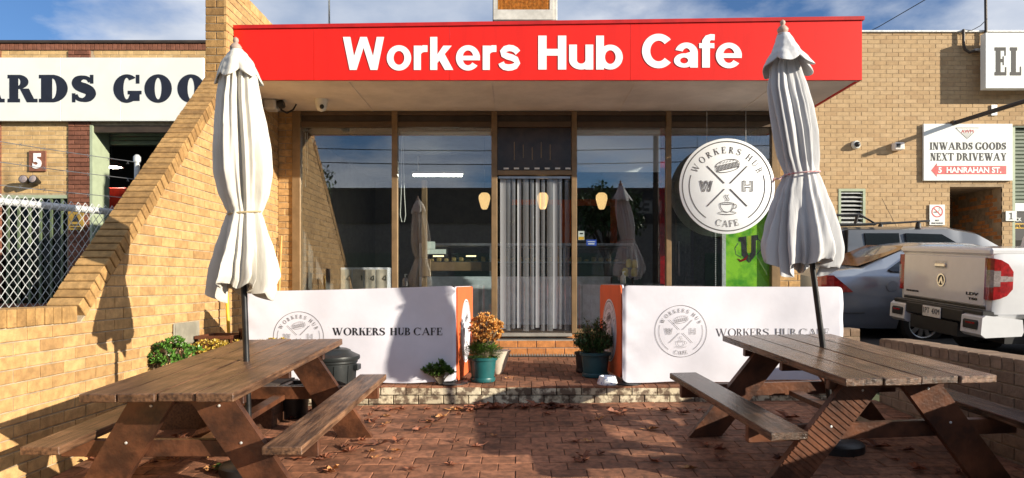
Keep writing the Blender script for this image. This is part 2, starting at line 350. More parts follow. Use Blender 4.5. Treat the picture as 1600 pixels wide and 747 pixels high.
def glyph(ch, w, t, s=.07):
    """slab/roman capital, height 1; w heavy stroke, t thin stroke, s serif reach -> polygons, advance"""
    G = []; st = lambda x, y0=0, y1=1: R4(x, y0, x+w, y1)
    def sf(x, y, ww=None): ww = ww or w; yy = y if y == 0 else 1-t; return R4(x-s, yy, x+ww+s, yy+t)
    if ch == 'W':
        W_ = 1.15+w; G = [[(0+s, 1), (s+.28, 0), (s+.28+w, 0), (s+w, 1)], [(s+.28+w*.3, 0), (s+.28+w*.3+t, 0), (s+.56+w*.5, 1), (s+.56+w*.5-t, 1)],
             [(s+.45, 1), (s+.73, 0), (s+.73+w, 0), (s+.45+w, 1)], [(s+.73+w*.4, 0), (s+.73+w*.4+t, 0), (s+1.05+w*.6, 1), (s+1.05+w*.6-t, 1)],
             R4(0, 1-t, w+2*s, 1), R4(s+.45-s, 1-t, s+.45+w+s, 1), R4(s+1.05+w*.6-t-s, 1-t, s+1.05+w*.6+s, 1)]; return G, 1.05+w*.6+3*s
    if ch in 'VY' :
        if ch == 'V': G = [[(s, 1), (s+.32, 0), (s+.32+w, 0), (s+w, 1)], [(s+.32+w*.4, 0), (s+.32+w*.4+t, 0), (s+.7+w*.4, 1), (s+.7+w*.4-t, 1)]]
        else: G = [[(s, 1), (s+.26, .42), (s+.26+w, .42), (s+w, 1)], [(s+.26+w*.5, .42), (s+.26+w*.5+t, .42), (s+.6+w*.5, 1), (s+.6+w*.5-t, 1)], R4(s+.26, 0, s+.26+w, .46), R4(s+.26-s, 0, s+.26+w+s, t)]
        e = .7+w*.4 if ch == 'V' else .6+w*.5
        G += [R4(0, 1-t, w+2*s, 1), R4(s+e-t-s, 1-t, s+e+s, 1)]; return G, e+3*s
    if ch == 'A':
        G = [[(s, 0), (s+t, 0), (s+.34+t+w*.3, 1), (s+.34+w*.2, 1)], [(s+.34, 1), (s+.34+w*.9, 1), (s+.68+w, 0), (s+.68, 0)], R4(s+.14, .3, s+.62, .3+t),
             R4(0, 0, 2*s+t, t), R4(.68, 0, .68+w+2*s, t)]; return G, .68+w+2*s+.03
    if ch == 'X':
        G = [[(s, 1), (s+w, 1), (s+.5+w, 0), (s+.5, 0)], [(s+.02, 0), (s+.02+t, 0), (s+.5+w, 1), (s+.5+w-t, 1)], R4(0, 1-t, w+2*s, 1), R4(.5, 0, .5+w+2*s, t), R4(0, 0, 2*s+t, t), R4(.5+w-t, 1-t, .5+w+2*s, 1)]
        return G, .5+w+2*s+.04
    x = s; adv = 0
    if ch in 'BDEFHIKLNPRTU': 
        if ch == 'T': G = [st(.33), sf(.33, 0), R4(0, 1-t, .66+w, 1), R4(0, .72, t*.8, 1), R4(.66+w-t*.8, .72, .66+w, 1)]; return G, .66+w+.06
        if ch == 'U':
            G = [st(x, .3, 1), sf(x, 1), R4(x+.56, .3, x+.56+t, 1), sf(x+.56, 1, t)]+ring(x+.28+t/2, .32, .28+t/2, .33, w, t, 180, 360); 
            return G, .56+t+3*s
        if ch == 'N':
            G = [R4(x, 0, x+t, 1), R4(x-s, 0, x+t+s, t), R4(x-s, 1-t, x+w*.8, 1), [(x, 1), (x+w*1.1, 1), (x+.58+t, 0), (x+.58-w*.6, 0)], R4(x+.58, 0, x+.58+t, 1), R4(x+.58-s, 1-t, x+.58+t+s, 1)]
            return G, .58+t+3*s
        G = [st(x), sf(x, 0), sf(x, 1)]; r = x+w
        if ch == 'I': return G, w+2*s+.06
        if ch == 'H': G += [st(x+.5), sf(x+.5, 0), sf(x+.5, 1), R4(r, .47, x+.5, .47+t)]; return G, .5+w+3*s
        if ch == 'L': G += [R4(r, 0, r+.38, t), R4(r+.38-t*.8, 0, r+.38, .32)]; return G, r+.38+.05
        if ch in 'EF':
            G += [R4(r, 1-t, r+.38, 1), R4(r+.38-t*.8, .70, r+.38, 1), R4(r, .47, r+.24, .47+t), R4(r+.24-t*.7, .36, r+.24, .68)]
            if ch == 'E': G += [R4(r, 0, r+.42, t), R4(r+.42-t*.8, 0, r+.42, .3)]
            return G, r+.42+.06
        if ch == 'D': G += ring(r, .5, .5, .5, w, t, -90, 90); return G, r+.5+.06
        if ch in 'PRB':
            G += ring(r, .74, .3+w*.3, .26, w*.9, t, -90, 90)
            if ch == 'B': G += ring(r, .26, .36+w*.3, .26+t*.3, w*.9, t, -90, 90); return G, r+.36+w*.3+.07
            if ch == 'R': G += [[(r+.06, .5), (r+.06+w, .5), (r+.34+w, 0), (r+.34, 0)], R4(r+.34, 0, r+.34+w+s, t)]; return G, r+.36+w+.05
            return G, r+.42
        if ch == 'K': G += [[(r, .42), (r, .42+t*1.2), (r+.42, 1), (r+.42-t, 1)], [(r+.12, .58), (r+.12+w*.8, .66), (r+.5, 0), (r+.5-w, 0)], R4(r+.42-t-s, 1-t, r+.42+s, 1), R4(r+.5-w-s, 0, r+.5+s, t)]; return G, r+.5+s+.02
    if ch in 'OCGQ':
        rx = .43 if w < .15 else .48
        if ch == 'O': return ring(rx+.03, .5, rx, .52, w, t, 0, 360, 40), 2*rx+.08
        G = ring(rx+.03, .5, rx, .52, w, t, 48, 318, 34); e = rx*2-.06
        G += [R4(e-t*.5, .68, e+t*.5, 1.0)]
        if ch == 'G': G += [R4(e-w*.8, .05, e+w*.2, .42), R4(e-w*.8-s, .42-t, e+w*.2+s, .42)]
        return G, 2*rx+.07
    if ch == 'S':
        pts = [(.55, .78), (.47, .92), (.30, .97), (.13, .89), (.09, .74), (.18, .60), (.34, .52), (.50, .42), (.57, .26), (.48, .09), (.29, .02), (.12, .08), (.04, .24)]
        ws = [t, t, t*1.1, w*.7, w*.85, w*.95, w*1.0, w*.95, w*.85, w*.7, t*1.1, t, t]
        pp, w2 = [], []
        for i in range(12):
            p0, p1, p2, p3 = pts[max(0, i-1)], pts[i], pts[i+1], pts[min(12, i+2)]
            for k in range(4):
                u = k/4; f = lambda a_, b_, c_, d_: .5*((2*b_)+(c_-a_)*u+(2*a_-5*b_+4*c_-d_)*u*u+(3*b_-a_-3*c_+d_)*u**3)
                pp.append((f(p0[0], p1[0], p2[0], p3[0]), f(p0[1], p1[1], p2[1], p3[1]))); w2.append(ws[i]+(ws[i+1]-ws[i])*u)
        pts, ws = pp+[pts[-1]], w2+[ws[-1]]
        if w > .25: pts = [(p[0]*.86+.06, .5+(p[1]-.5)*.86) for p in pts]
        G = ribbon(pts, ws)+[R4(.55-t*.2, .68, .55+t*.6, 1), R4(.02-t*.2, 0, .02+t*.6, .33)]; return G, .66
    return [], .38
def serif_text(txt, h, w=.15, t=.06, s=.06, width=None, space=.35):
    polys = []; x = 0
    for ch in txt:
        if ch == ' ': x += space; continue
        g, a = glyph(ch, w, t, s); polys += [[(p[0]+x, p[1]) for p in q] for q in g]; x += a+.03
    kx = h if width is None else width/x
    return [[(p[0]*kx, p[1]*h) for p in q] for q in polys], x*kx
def arc_text(txt, R, h, amid, top=True, w=.13, t=.06, s=.06, track=.14):
    cells = []; x = 0
    for ch in txt:
        if ch == ' ': x += .55; continue
        g, a = glyph(ch, w, t, s); cells.append((g, x, a)); x += a+track
    x -= track; out = []
    for g, x0, a in cells:
        mid = (x0+a/2-x/2)*h
        ang = amid-(mid/R) if top else amid+(mid/R)
        for q in g:
            o = []
            for p in q:
                lx, ly = (p[0]-a/2)*h, p[1]*h
                rr = R+ly if top else R-ly
                th = ang
                if top: o.append((rr*math.cos(th)+lx*math.sin(th), rr*math.sin(th)-lx*math.cos(th)))
                else: o.append((rr*math.cos(th)-lx*math.sin(th), rr*math.sin(th)+lx*math.cos(th)))
            out.append(o)
    return out
def outline(pts, wd): return ribbon(pts+[pts[0]], wd)
def logo(lw=.012):
    """round cafe badge of radius 1 as 2D polygons"""
    g = ring(0, 0, .945, .945, lw*1.7, lw*1.7, 0, 360, 96)
    g += ring(0, 0, .80, .80, lw*1.4, lw*1.4, -56, 17, 30)+ring(0, 0, .80, .80, lw*1.4, lw*1.4, 163, 236, 30)
    g += arc_text('WORKERS HUB', .69, .135, math.radians(90), True, w=.13, t=.06, track=.38)
    g += arc_text('CAFE', .85, .135, math.radians(270), False, w=.13, t=.06, track=.2)
    for sx in (-1, 1):
        for sy in (-1, 1): g += ribbon([(sx*.06, sy*.06), (sx*.42, sy*.42)], lw*1.8)
    # outlined W and H
    Wp = [(-.13, .11), (-.09, .11), (-.055, -.03), (-.015, .11), (.015, .11), (.055, -.03), (.09, .11), (.13, .11), (.075, -.11), (.04, -.11), (0, .03), (-.04, -.11), (-.075, -.11)]
    g += outline([(p[0]-.44, p[1]) for p in Wp], lw*1.5)+outline([(p[0]*.72-.44, p[1]*.8) for p in Wp], lw*.9)
    Hp = [(-.1, .11), (-.05, .11), (-.05, .025), (.05, .025), (.05, .11), (.1, .11), (.1, -.11), (.05, -.11), (.05, -.025), (-.05, -.025), (-.05, -.11), (-.1, -.11)]
    g += outline([(p[0]+.43, p[1]) for p in Hp], lw*1.5)+[R4(.355, -.09, .362, .09), R4(.498, -.09, .505, .09)]
    # sandwich, tilted
    ca, sa = math.cos(.22), math.sin(.22)
    def tw(p): return (p[0]*ca-p[1]*sa+.01, p[0]*sa+p[1]*ca+.42)
    top = [(-.25+.5*i/14, .045+.09*math.sin(math.pi*i/14)**.6) for i in range(15)]
    g += ribbon([tw(p) for p in top], lw)+ribbon([tw((-.25, .045)), tw((.25, .045))], lw)
    for k, yy in enumerate((.02, -.01, -.04)):
        g += ribbon([tw((-.26+.52*i/26, yy+.014*math.sin(i*1.7+k))) for i in range(27)], lw)
    bot = [(-.24+.48*i/12, -.06-.06*math.sin(math.pi*i/12)**.5) for i in range(13)]
    g += ribbon([tw(p) for p in bot], lw)+ribbon([tw((-.24, -.06)), tw((.24, -.06))], lw)
    for i in range(5): g += ribbon([tw((-.15+.07*i, .07)), tw((-.11+.07*i, .11))], lw*.8)
    # cup and saucer with steam
    g += ribbon([(-.15, -.36), (-.135, -.45), (-.08, -.525), (0, -.545), (.08, -.525), (.125, -.45), (.135, -.36)], lw*1.2)
    g += ring(-.008, -.36, .143, .025, lw, lw, 0, 360, 24)
    g += ring(.15, -.42, .055, .05, lw, lw, -100, 110, 12)+ring(0, -.56, .19, .038, lw, lw, 120, 420, 28)
    for dx in (-.03, .02): g += ribbon([(dx+.02*math.sin(i*1.1), -.31+.022*i) for i in range(7)], lw)
    return g
def flat(polys, fr, h=.0015, disp=None):
    """lay 2D polygons on a frame (o,U,V,N), each raised a hair more than the last so none share a plane"""
    o, U, V, Nn = fr; mb = MB()
    for i, q in enumerate(polys):
        e = h+(i % 997)*.000008
        vs = [o+U*p[0]+V*p[1]+Nn*(e+(disp(p) if disp else 0)) for p in q]
        a = sum(q[k][0]*q[(k+1) % len(q)][1]-q[(k+1) % len(q)][0]*q[k][1] for k in range(len(q)))
        f = tuple(range(len(q)));
        if a < 0: f = f[::-1]
        mb.add(vs, [f])
    return mb
def gro(ch):
    s = .235; H = 1
    if ch == 'W': return [[(0, 1), (.245, 1), (.45, 0), (.22, 0)], [(.22, 0), (.45, 0), (.785, 1), (.565, 1)], [(.565, 1), (.785, 1), (1.13, 0), (.90, 0)], [(.90, 0), (1.13, 0), (1.35, 1), (1.105, 1)]], 1.35
    if ch == 'o': return ring(.40, .365, .40, .385, .225, .175, 0, 360, 36), .80
    if ch == 'r': return [R4(0, 0, s, .735)]+ribbon([(.10, .38), (.14, .52), (.22, .61), (.32, .645), (.45, .645)], [.18, .2, .21, .21, .2]), .45
    if ch == 'k': return [R4(0, 0, s, 1), [(s-.01, .20), (s-.01, .46), (.43, .735), (.71, .735)], [(.27, .34), (.45, .53), (.76, 0), (.48, 0)]], .76
    if ch == 'e': return ring(.395, .365, .395, .385, .22, .16, 0, 322, 34)+[R4(.12, .29, .785, .43)], .79
    if ch == 's': return ribbon([(.62, .52), (.55, .60), (.45, .65), (.33, .665), (.20, .635), (.125, .555), (.15, .47), (.28, .41), (.42, .375), (.55, .315), (.60, .21), (.53, .12), (.42, .08), (.30, .07), (.17, .095), (.10, .15), (.07, .22)], .195), .69
    if ch == 'H': return [R4(0, 0, .25, 1), R4(.59, 0, .84, 1), R4(.249, .41, .591, .61)], .84
    if ch == 'u': return [R4(0, .28, s, .735), R4(.49, 0, .725, .735)]+ring(.362, .28, .362, .28, s, .175, 180, 362, 18), .725
    if ch == 'b': return [R4(0, 0, s, 1)]+ring(.425, .367, .375, .367, .215, .165, 0, 360, 36), .80
    if ch == 'C': return ring(.5, .5, .5, .52, .25, .21, 42, 318, 36), .88
    if ch == 'a': return ring(.38, .45, .345, .305, .23, .17, 0, 165, 16)+[R4(.49, 0, .725, .46)]+ring(.31, .215, .31, .215, .19, .125, 0, 360, 24)+[[(.3, .30), (.52, .34), (.52, .48), (.3, .41)]], .72
    if ch == 'f': return [R4(.09, 0, .325, .80), R4(0, .585, .46, .735)]+ribbon([(.207, .70), (.21, .80), (.26, .88), (.35, .915), (.47, .91)], [.235, .235, .21, .185, .18]), .46
    return [], .3
def gro_text(txt, fr, width, height, m, name, parent, **kw):
    polys = []; x = 0
    for ch in txt:
        g, a = gro(ch); polys += [[(p[0]+x, p[1]) for p in q] for q in g]; x += a+(.045 if ch in 'af' else .085)
    xs = [p[0] for q in polys for p in q]; ys = [p[1] for q in polys for p in q]
    k = width/max(xs); h = height/(max(ys)-min(ys))
    mb = flat([[(p[0]*k, (p[1]-min(ys))*h) for p in q] for q in polys], fr, .004)
    d = parent_world(parent); mb.v = [tuple(Vector(v)-d) for v in mb.v]
    return mb.build(name, m, parent, **kw)
XZ = (Vector((1, 0, 0)), Vector((0, 0, 1)), Vector((0, -1, 0)))
def sans(txt, fr, width, height, m, name, parent, offset=.02, depth=.004, **kw):
    """builtin sans face as a mesh fitted to width x height; fr origin is the lower left corner"""
    cu = bpy.data.curves.new('t', 'FONT'); cu.body = txt; cu.offset = offset; cu.extrude = depth; cu.resolution_u = 4
    ob = bpy.data.objects.new('t', cu); COL.objects.link(ob)
    dg = bpy.context.evaluated_depsgraph_get(); me = bpy.data.meshes.new_from_object(ob.evaluated_get(dg))
    bpy.data.objects.remove(ob)
    o, U, V, Nn = fr; xs = [v.co.x for v in me.vertices]; ys = [v.co.y for v in me.vertices]
    x0, x1, y0, y1 = min(xs), max(xs), min(ys), max(ys)
    kx = width/(x1-x0); ky = height/(y1-y0)
    for v in me.vertices:
        c = v.co.copy(); v.co = o+U*((c.x-x0)*kx)+V*((c.y-y0)*ky)+Nn*(c.z+depth+.001)
    me.materials.clear(); me.materials.append(m); me.name = name
    ob = bpy.data.objects.new(name, me); COL.objects.link(ob)
    if parent: ob.parent = parent; ob.matrix_parent_inverse = Matrix.Identity(4); 
    for v in me.vertices: v.co = v.co-(Vector(parent_world(parent)) if parent else Vector())
    for k, v in kw.items(): ob[k] = v
    return ob
def parent_world(o):
    p = Vector((0, 0, 0))
    while o: p += Vector(o.location); o = o.parent
    return p

# ---------------------------------------------------------------- bricks
def clip(poly, a, b, c):                          # keep a*u+b*v<=c
    out = []
    for i in range(len(poly)):
        p, q = poly[i], poly[(i+1) % len(poly)]; dp, dq = a*p[0]+b*p[1]-c, a*q[0]+b*q[1]-c
        if dp <= 0: out.append(p)
        if (dp < 0 < dq) or (dq < 0 < dp): t = dp/(dp-dq); out.append((p[0]+t*(q[0]-p[0]), p[1]+t*(q[1]-p[1])))
    return out
def area(q): return abs(sum(q[k][0]*q[(k+1) % len(q)][1]-q[(k+1) % len(q)][0]*q[k][1] for k in range(len(q))))/2
def brick_mb(poly, c=.004, d=.03, mb=None, fr=None, e=0):
    """prism with a chamfered face; N is towards the viewer"""
    mb = mb or MB(); o, U, V, Nn = fr or (Vector((0, 0, 0)), Vector((1, 0, 0)), Vector((0, 1, 0)), Vector((0, 0, 1)))
    cx = sum(p[0] for p in poly)/len(poly); cy = sum(p[1] for p in poly)/len(poly); n = len(poly)
    hw = max(abs(p[0]-cx) for p in poly) or 1; hh = max(abs(p[1]-cy) for p in poly) or 1
    ins = [(cx+(p[0]-cx)*max(0, 1-c/hw), cy+(p[1]-cy)*max(0, 1-c/hh)) for p in poly]
    f = lambda p, z: o+U*p[0]+V*p[1]+Nn*z
    vs = [f(p, e) for p in ins]+[f(p, e-c) for p in poly]+[f(p, e-d) for p in poly]
    fs = [tuple(range(n))]+[(n+i, n+(i+1) % n, (i+1) % n, i) for i in range(n)]+[(2*n+i, 2*n+(i+1) % n, n+(i+1) % n, n+i) for i in range(n)]
    a = sum(poly[k][0]*poly[(k+1) % n][1]-poly[(k+1) % n][0]*poly[k][1] for k in range(n))
    hand = U.cross(V).dot(Nn)
    if a*hand < 0: fs = [q[::-1] for q in fs]
    return mb.add(vs, fs)
MESHES = {}
def lay(name, polys, fr, m, parent, jit=.0025, c=.004, d=.03, limit=300, stuffname='brickwork', proud=0):
    """polys are brick outlines on frame fr; the largest in the picture become objects, the rest one stuff mesh"""
    o, U, V, Nn = fr; po = parent_world(parent); recs = []
    for q in polys:
        if len(q) < 3 or area(q) < 2e-4: continue
        cx = sum(p[0] for p in q)/len(q); cy = sum(p[1] for p in q)/len(q); wp = o+U*cx+V*cy
        pr = [(PX+F*v.x/max(v.y, .3), HY-F*(v.z-ZC)/max(v.y, .3)) for v in (o+U*p[0]+V*p[1] for p in q)]
        xs = [p[0] for p in pr]; ys = [p[1] for p in pr]
        vis = max(xs) > -20 and min(xs) < 1620 and max(ys) > -10 and min(ys) < 760 and wp.y > .5
        recs.append((((max(xs)-min(xs))*(max(ys)-min(ys)) if vis else 0), q, cx, cy))
    recs.sort(key=lambda r: -r[0]); rest = MB()
    R3 = Matrix((U, V, Nn)).transposed().to_4x4()
    for i, (sz, q, cx, cy) in enumerate(recs):
        e = random.uniform(-jit, jit)+proud
        if i < limit and sz > 25:
            loc = [(round(p[0]-cx, 4), round(p[1]-cy, 4)) for p in q]; key = (tuple(loc), m.name, c, d)
            me = MESHES.get(key)
            if me is None: me = MESHES[key] = brick_mb(loc, c, d).mesh(name, m)
            if U.cross(V).dot(Nn) < 0:                # left-handed frame: build directly
                me = brick_mb(q, c, d, fr=(o-po, U, V, Nn), e=e).mesh(name, m); link(name, me, parent); continue
            link(name, me, parent, M=Matrix.Translation(o+U*cx+V*cy+Nn*e-po) @ R3)
        else: brick_mb(q, c, d, rest, (o-po, U, V, Nn), e)
    if rest.v: rest.build(stuffname, m, parent, kind='stuff')
def bond(u0, u1, v0, v1, L_=.24, H_=.086, j=.010, half=True, phase=0, openings=()):
    out = []; r = 0; v = v0
    while v < v1-.02:
        vt = min(v+H_-j, v1); off = (L_/2 if (r % 2 and half) else 0)+phase
        u = u0-(L_-off % L_ if off % L_ else 0)
        while u < u1-.01:
            a, b = max(u, u0), min(u+L_-j, u1)
            if b-a > .02:
                rects = [(a, b)]
                for (a0, a1, b0, b1) in openings:
                    if vt > b0+.01 and v < b1-.01:
                        nr = []
                        for (p, q) in rects:
                            if q <= a0 or p >= a1: nr.append((p, q)); continue
                            if p < a0-.02: nr.append((p, a0))
                            if q > a1+.02: nr.append((a1, q))
                        rects = nr
                for (p, q) in rects: out.append(R4(p, v, q, vt))
            u += L_
        v += H_; r += 1
    return out
def slab_with_holes(mb, fr, u0, u1, v0, v1, holes, d0, d1):
    """wall body as vertical strips round its openings"""
    us = sorted({u0, u1, *[min(max(h[k], u0), u1) for h in holes for k in (0, 1)]})
    for a, b in zip(us, us[1:]):
        if b-a < 1e-4: continue
        hs = sorted([(h[2], h[3]) for h in holes if h[0] < (a+b)/2 < h[1]]); v = v0
        for (p, q) in hs:
            if p > v+1e-4: mb.prism(R4(a, v, b, min(p, v1)), d0, d1, fr)
            v = max(v, q)
        if v < v1-1e-4: mb.prism(R4(a, v, b, v1), d0, d1, fr)
    return mb
def W(mb, name, m, parent=None, smooth=None, label=None, **kw):
    """build from world coordinates under a parent that is only translated"""
    if parent:
        d = parent_world(parent); mb.v = [tuple(Vector(v)-d) for v in mb.v]
    return mb.build(name, m, parent, smooth, label, **kw)
def FR(Y): return (Vector((0, Y, 0)),)+XZ
def pxr(x0, y0, x1, y1, Y):                       # photo rectangle -> (x0,x1,z0,z1) on the plane Y
    return (x0-PX)*Y/F, (x1-PX)*Y/F, ZC+(HY-y1)*Y/F, ZC+(HY-y0)*Y/F
YF, YC, XW = 9.1, 7.65, -3.14

# ---------------------------------------------------------------- ground, street, driveway
def sheet(name, x0, x1, y0, y1, dz, m, nx=24, ny=40):
    g = MB().grid(lambda u, v: (x0+(x1-x0)*u, y0+(y1-y0)*v, GZ(x0+(x1-x0)*u, y0+(y1-y0)*v)+dz), nx, ny)
    return struct(g.build(name, m))
gm = MB(); xs = [-600, -60, -20, -6, 0, 9, 20, 60, 600]; ys = [-600, -60, -20, -3, 2, 8, 16, 60, 700]
gm.add([(x, y, GZ(x, y)-.035) for y in ys for x in xs], [(j*9+i, j*9+i+1, (j+1)*9+i+1, (j+1)*9+i) for j in range(8) for i in range(8)])
struct(gm.build('ground', M['grass']))
sheet('street', -60, 60, -15.5, -4.5, -.02, M['asphalt'], 12, 8)
sheet('driveway', 3.66, 22, -4.5, 14.0, -.02, M['asphalt'])
sheet('side_yard', -16, -3.38, -4.5, 13.3, -.024, M['concrete'])
fp = struct(MB().grid(lambda u, v: (-3.14+6.8*u, -4.4+7.4*v, GZ(-3.14+6.8*u, -4.4+7.4*v)-.012), 4, 12).build('footpath', M['concrete']))

# paved yard: base sheet carries the pavers
pv = MB().grid(lambda u, v: (-3.14+6.56*u, 3.0+3.6*v, GZ(-3.14+6.56*u, 3.0+3.6*v)-.010), 4, 4).build('pavement', M['sand']); struct(pv)
Ug = Vector((1, 0, .0105)).normalized(); Vg = Vector((0, 1, .066)).normalized(); Ng = Ug.cross(Vg)
lay('paver', bond(-3.13, 3.41, 3.0, 6.60, .24, .155, .005), (Vector((0, 0, .117)), Ug, Vg, Ng), M['pave'], pv, jit=.0022, c=.004, d=.02, stuffname='far_pavers')

# raised platform with its brick riser
plat = MB(); plat.box((-3.14, 6.625, .2), (3.2, 8.9, .70)).build('step_platform', M['sand']); pf = bpy.data.objects['step_platform']; struct(pf)
Up = Vector((1, 0, 0)); Vp = Vector((0, 1, .023)).normalized(); Np = Up.cross(Vp)
tilt = MB().grid(lambda u, v: (-3.14+6.34*u, 6.615+2.285*v, PZ(6.615+2.285*v)-.010), 2, 2); tilt.build('joint_bed', M['sand'], pf)
lay('paver', bond(-3.1, 3.18, 6.60, 8.88, .12, .30, .005), (Vector((0, 0, PZ(0))), Up, Vp, Np), M['pave'], pf, jit=.002, c=.004, d=.02, limit=200, stuffname='far_pavers')
rz = PZ(6.6)
lay('riser_brick', bond(-3.1, 3.18, rz-.172, rz-.012, .24, .086, .008), FR(6.60), M['riser'], pf, jit=.004, d=.04, stuffname='riser_bricks')
lay('riser_brick', bond(-3.1, 3.18, rz-.26, rz-.180, .24, .086, .008), FR(6.603), M['riser'], pf, jit=.004, d=.04, stuffname='riser_bricks')

# ---------------------------------------------------------------- brick wing wall (buttress) on the left
ww = thing('brick_wing_wall', 'tan brick wing wall sloping down from the canopy beside the left picnic table', 'wall', (XW-.115, 5, .3))
Y0, YK, YT = 1.2, 4.944, 7.47; ZK, ZT, ZP = 1.535, 3.927, 5.03
sl_ = (ZT-ZK)/(YT-YK); ca = 1/math.sqrt(1+sl_*sl_); cope = .115
body = [(Y0+.02, .1), (YF-.02, .1), (YF-.02, ZP-.03), (YT+.01, ZP-.03), (YT+.01, ZT-cope/ca), (YK+.035, ZK-cope), (Y0+.02, ZK-cope)]
fw = (Vector((XW, 0, 0)), Vector((0, 1, 0)), Vector((0, 0, 1)), Vector((1, 0, 0)))
W(MB().prism(body, -.22, -.008, fw), 'mortar_core', M['mortar'], ww)
bp = []
for q in bond(Y0, YF+.3, ZK-cope-.086*16, ZP-.12, .24, .086, .009):
    v0 = min(p[1] for p in q)
    q = clip(q, 1, 0, YF-.003)
    if v0 > ZT-.05: q = clip(q, -1, 0, -YT)
    elif v0 > ZK-cope-.02:
        q = clip(q, -sl_*ca, ca, (ZK-sl_*YK)*ca-cope-.006)
    if len(q) > 2: bp.append(q)
lay('brick', bp, fw, M['tan'], ww, jit=.0025)
lay('brick', bond(YT, YF-.01, ZP-.118, ZP, .086, .12, .009, half=False), fw, M['tan'], ww, jit=.003)
# end face above the slope: headers and pairs
ef = []; v = ZT-.02; r = 0
while v < ZP-.02:
    ef += [R4(0, v, .23, v+.077)] if r % 2 == 0 else [R4(0, v, .11, v+.077), R4(.12, v, .23, v+.077)]
    v += .086; r += 1
lay('brick', ef, (Vector((XW-.23, YT, 0)),)+XZ, M['copebrick'], ww, jit=.003)
# coping bricks on edge, level run then slope
cb = MB().box((-.121, -.0375, -cope/2), (.121, .0375, cope/2), c=.005).mesh('coping_brick', M['copebrick'])
yy = YK-.05
while yy > Y0: link('coping_brick', cb, ww, M=Matrix.Translation(Vector((XW-.115+random.uniform(-.003, .003), yy, ZK-cope/2+random.uniform(-.002, .002)))-ww.location) @ Matrix.Rotation(random.uniform(-.012, .012), 4, 'Z')); yy -= .086
ang = math.atan(sl_); nS = int((YT-YK)/ca/.086)
for i in range(nS):
    d = (i+.55)*((YT-YK)/ca-.01)/nS
    c = Vector((XW-.115+random.uniform(-.003, .003), YK+d*ca+cope/2*math.sin(ang), ZK+d*ca*sl_-cope/2*math.cos(ang)))
    link('coping_brick', cb, ww, M=Matrix.Translation(c-ww.location) @ Matrix.Rotation(ang, 4, 'X') @ Matrix.Rotation(random.uniform(-.012, .012), 4, 'Z'))

# ---------------------------------------------------------------- cafe building
cafe = thing('cafe_building', 'cafe shopfront with bronze framed glass under a red and beige canopy', 'building', (.3, YF, .7))
cz0, cz1 = 3.955, 3.965
# masonry pier left and right
lay('pier_brick', bond(XW+.002, -2.955, .70, 3.94, .24, .086, .009, phase=.1), FR(YF-.02), M['tan'], cafe, jit=.0025, limit=120)
W(MB().box((XW, YF-.012, .6), (-2.95, YF+.2, 3.96)), 'pier_core', M['mortar'], cafe)
lay('pier_brick', bond(3.45, 3.72, .70, 3.94, .24, .086, .009), FR(YF-.02), M['tan'], cafe, jit=.0025, limit=60)
W(MB().box((3.44, YF-.012, .6), (3.72, YF+6, 3.96)), 'side_wall', M['mortar'], cafe)
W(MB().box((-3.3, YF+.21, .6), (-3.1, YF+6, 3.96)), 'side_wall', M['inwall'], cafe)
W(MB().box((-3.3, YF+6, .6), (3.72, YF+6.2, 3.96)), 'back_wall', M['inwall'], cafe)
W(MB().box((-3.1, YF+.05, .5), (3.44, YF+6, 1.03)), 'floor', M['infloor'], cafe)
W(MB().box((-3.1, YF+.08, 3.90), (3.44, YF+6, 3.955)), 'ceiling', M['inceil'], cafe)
W(MB().box((-3.36, YF+.0, 3.97), (3.74, YF+6.3, 4.4)), 'roof', M['roofing'], cafe)
# plinth bricks and door step
lay('plinth_brick', bond(-2.95, 3.44, .70, 1.02, .24, .086, .009), FR(YF-.01), M['orange'], cafe, jit=.002, limit=60, stuffname='plinth_bricks')
W(MB().box((-2.95, YF-.002, .6), (3.44, YF+.05, 1.035)), 'plinth_core', M['mortar2'], cafe)
lay('step_brick', bond(-.35, 1.05, PZ(8.9)+.005, .965, .24, .096, .009), FR(8.86), M['orange'], cafe, jit=.002, d=.05)
W(MB().box((-.35, 8.868, .6), (1.05, YF-.045, .972)), 'door_step', M['concrete'], cafe)
# canopy
xl, xr = XW+.005, 3.818
ztl, ztr = ZC+402*YC/F, ZC+416*YC/F
def ztop(x): return ztl+(ztr-ztl)*(x-xl)/(xr-xl)
can = W(MB().box((xl+.02, YC+.06, 4.0), (xr-.06, YF+.2, 4.42)), 'canopy', M['roofing'], cafe)
cuts = [xl, -2.25, -.745, 1.253, 2.9, xr]
for a, b in zip(cuts, cuts[1:]):
    W(MB().prism([(a+.0015, cz0-.01), (b-.0015, cz0-.01), (b-.0015, ztop(b)-.03), (a+.0015, ztop(a)-.03)], -.03, 0, FR(YC)), 'fascia_panel', M['red'], can)
W(MB().prism([(xl, ztop(xl)-.04), (xr+.02, ztop(xr)-.04), (xr+.02, ztop(xr)+.0), (xl, ztop(xl)+.0)], -.06, .018, FR(YC)), 'top_flashing', M['redtrim'], can)
W(MB().prism([(YC+.002, cz0-.01), (YF+.1, cz0-.01), (YF+.1, ztop(xr)-.03), (YC+.002, ztop(xr)-.03)], -.03, 0, (Vector((xr, 0, 0)), Vector((0, 1, 0)), Vector((0, 0, 1)), Vector((1, 0, 0)))), 'end_fascia', M['red'], can)
W(MB().box((xl, YC+.031, cz0-.012), (xr-.031, YC+.05, cz0+.3)), 'fascia_backing', M['soffit'], can)
for a, b in zip([xl+.0, -1.9, -.3, 1.35, 2.95], [-1.905, -.305, 1.345, 2.945, xr-.035]):
    W(MB().box((a, YC+.025, cz0), (b, YF-.03, cz0+.02)), 'soffit_sheet', M['soffit'], can)
sc_ = MB(); 
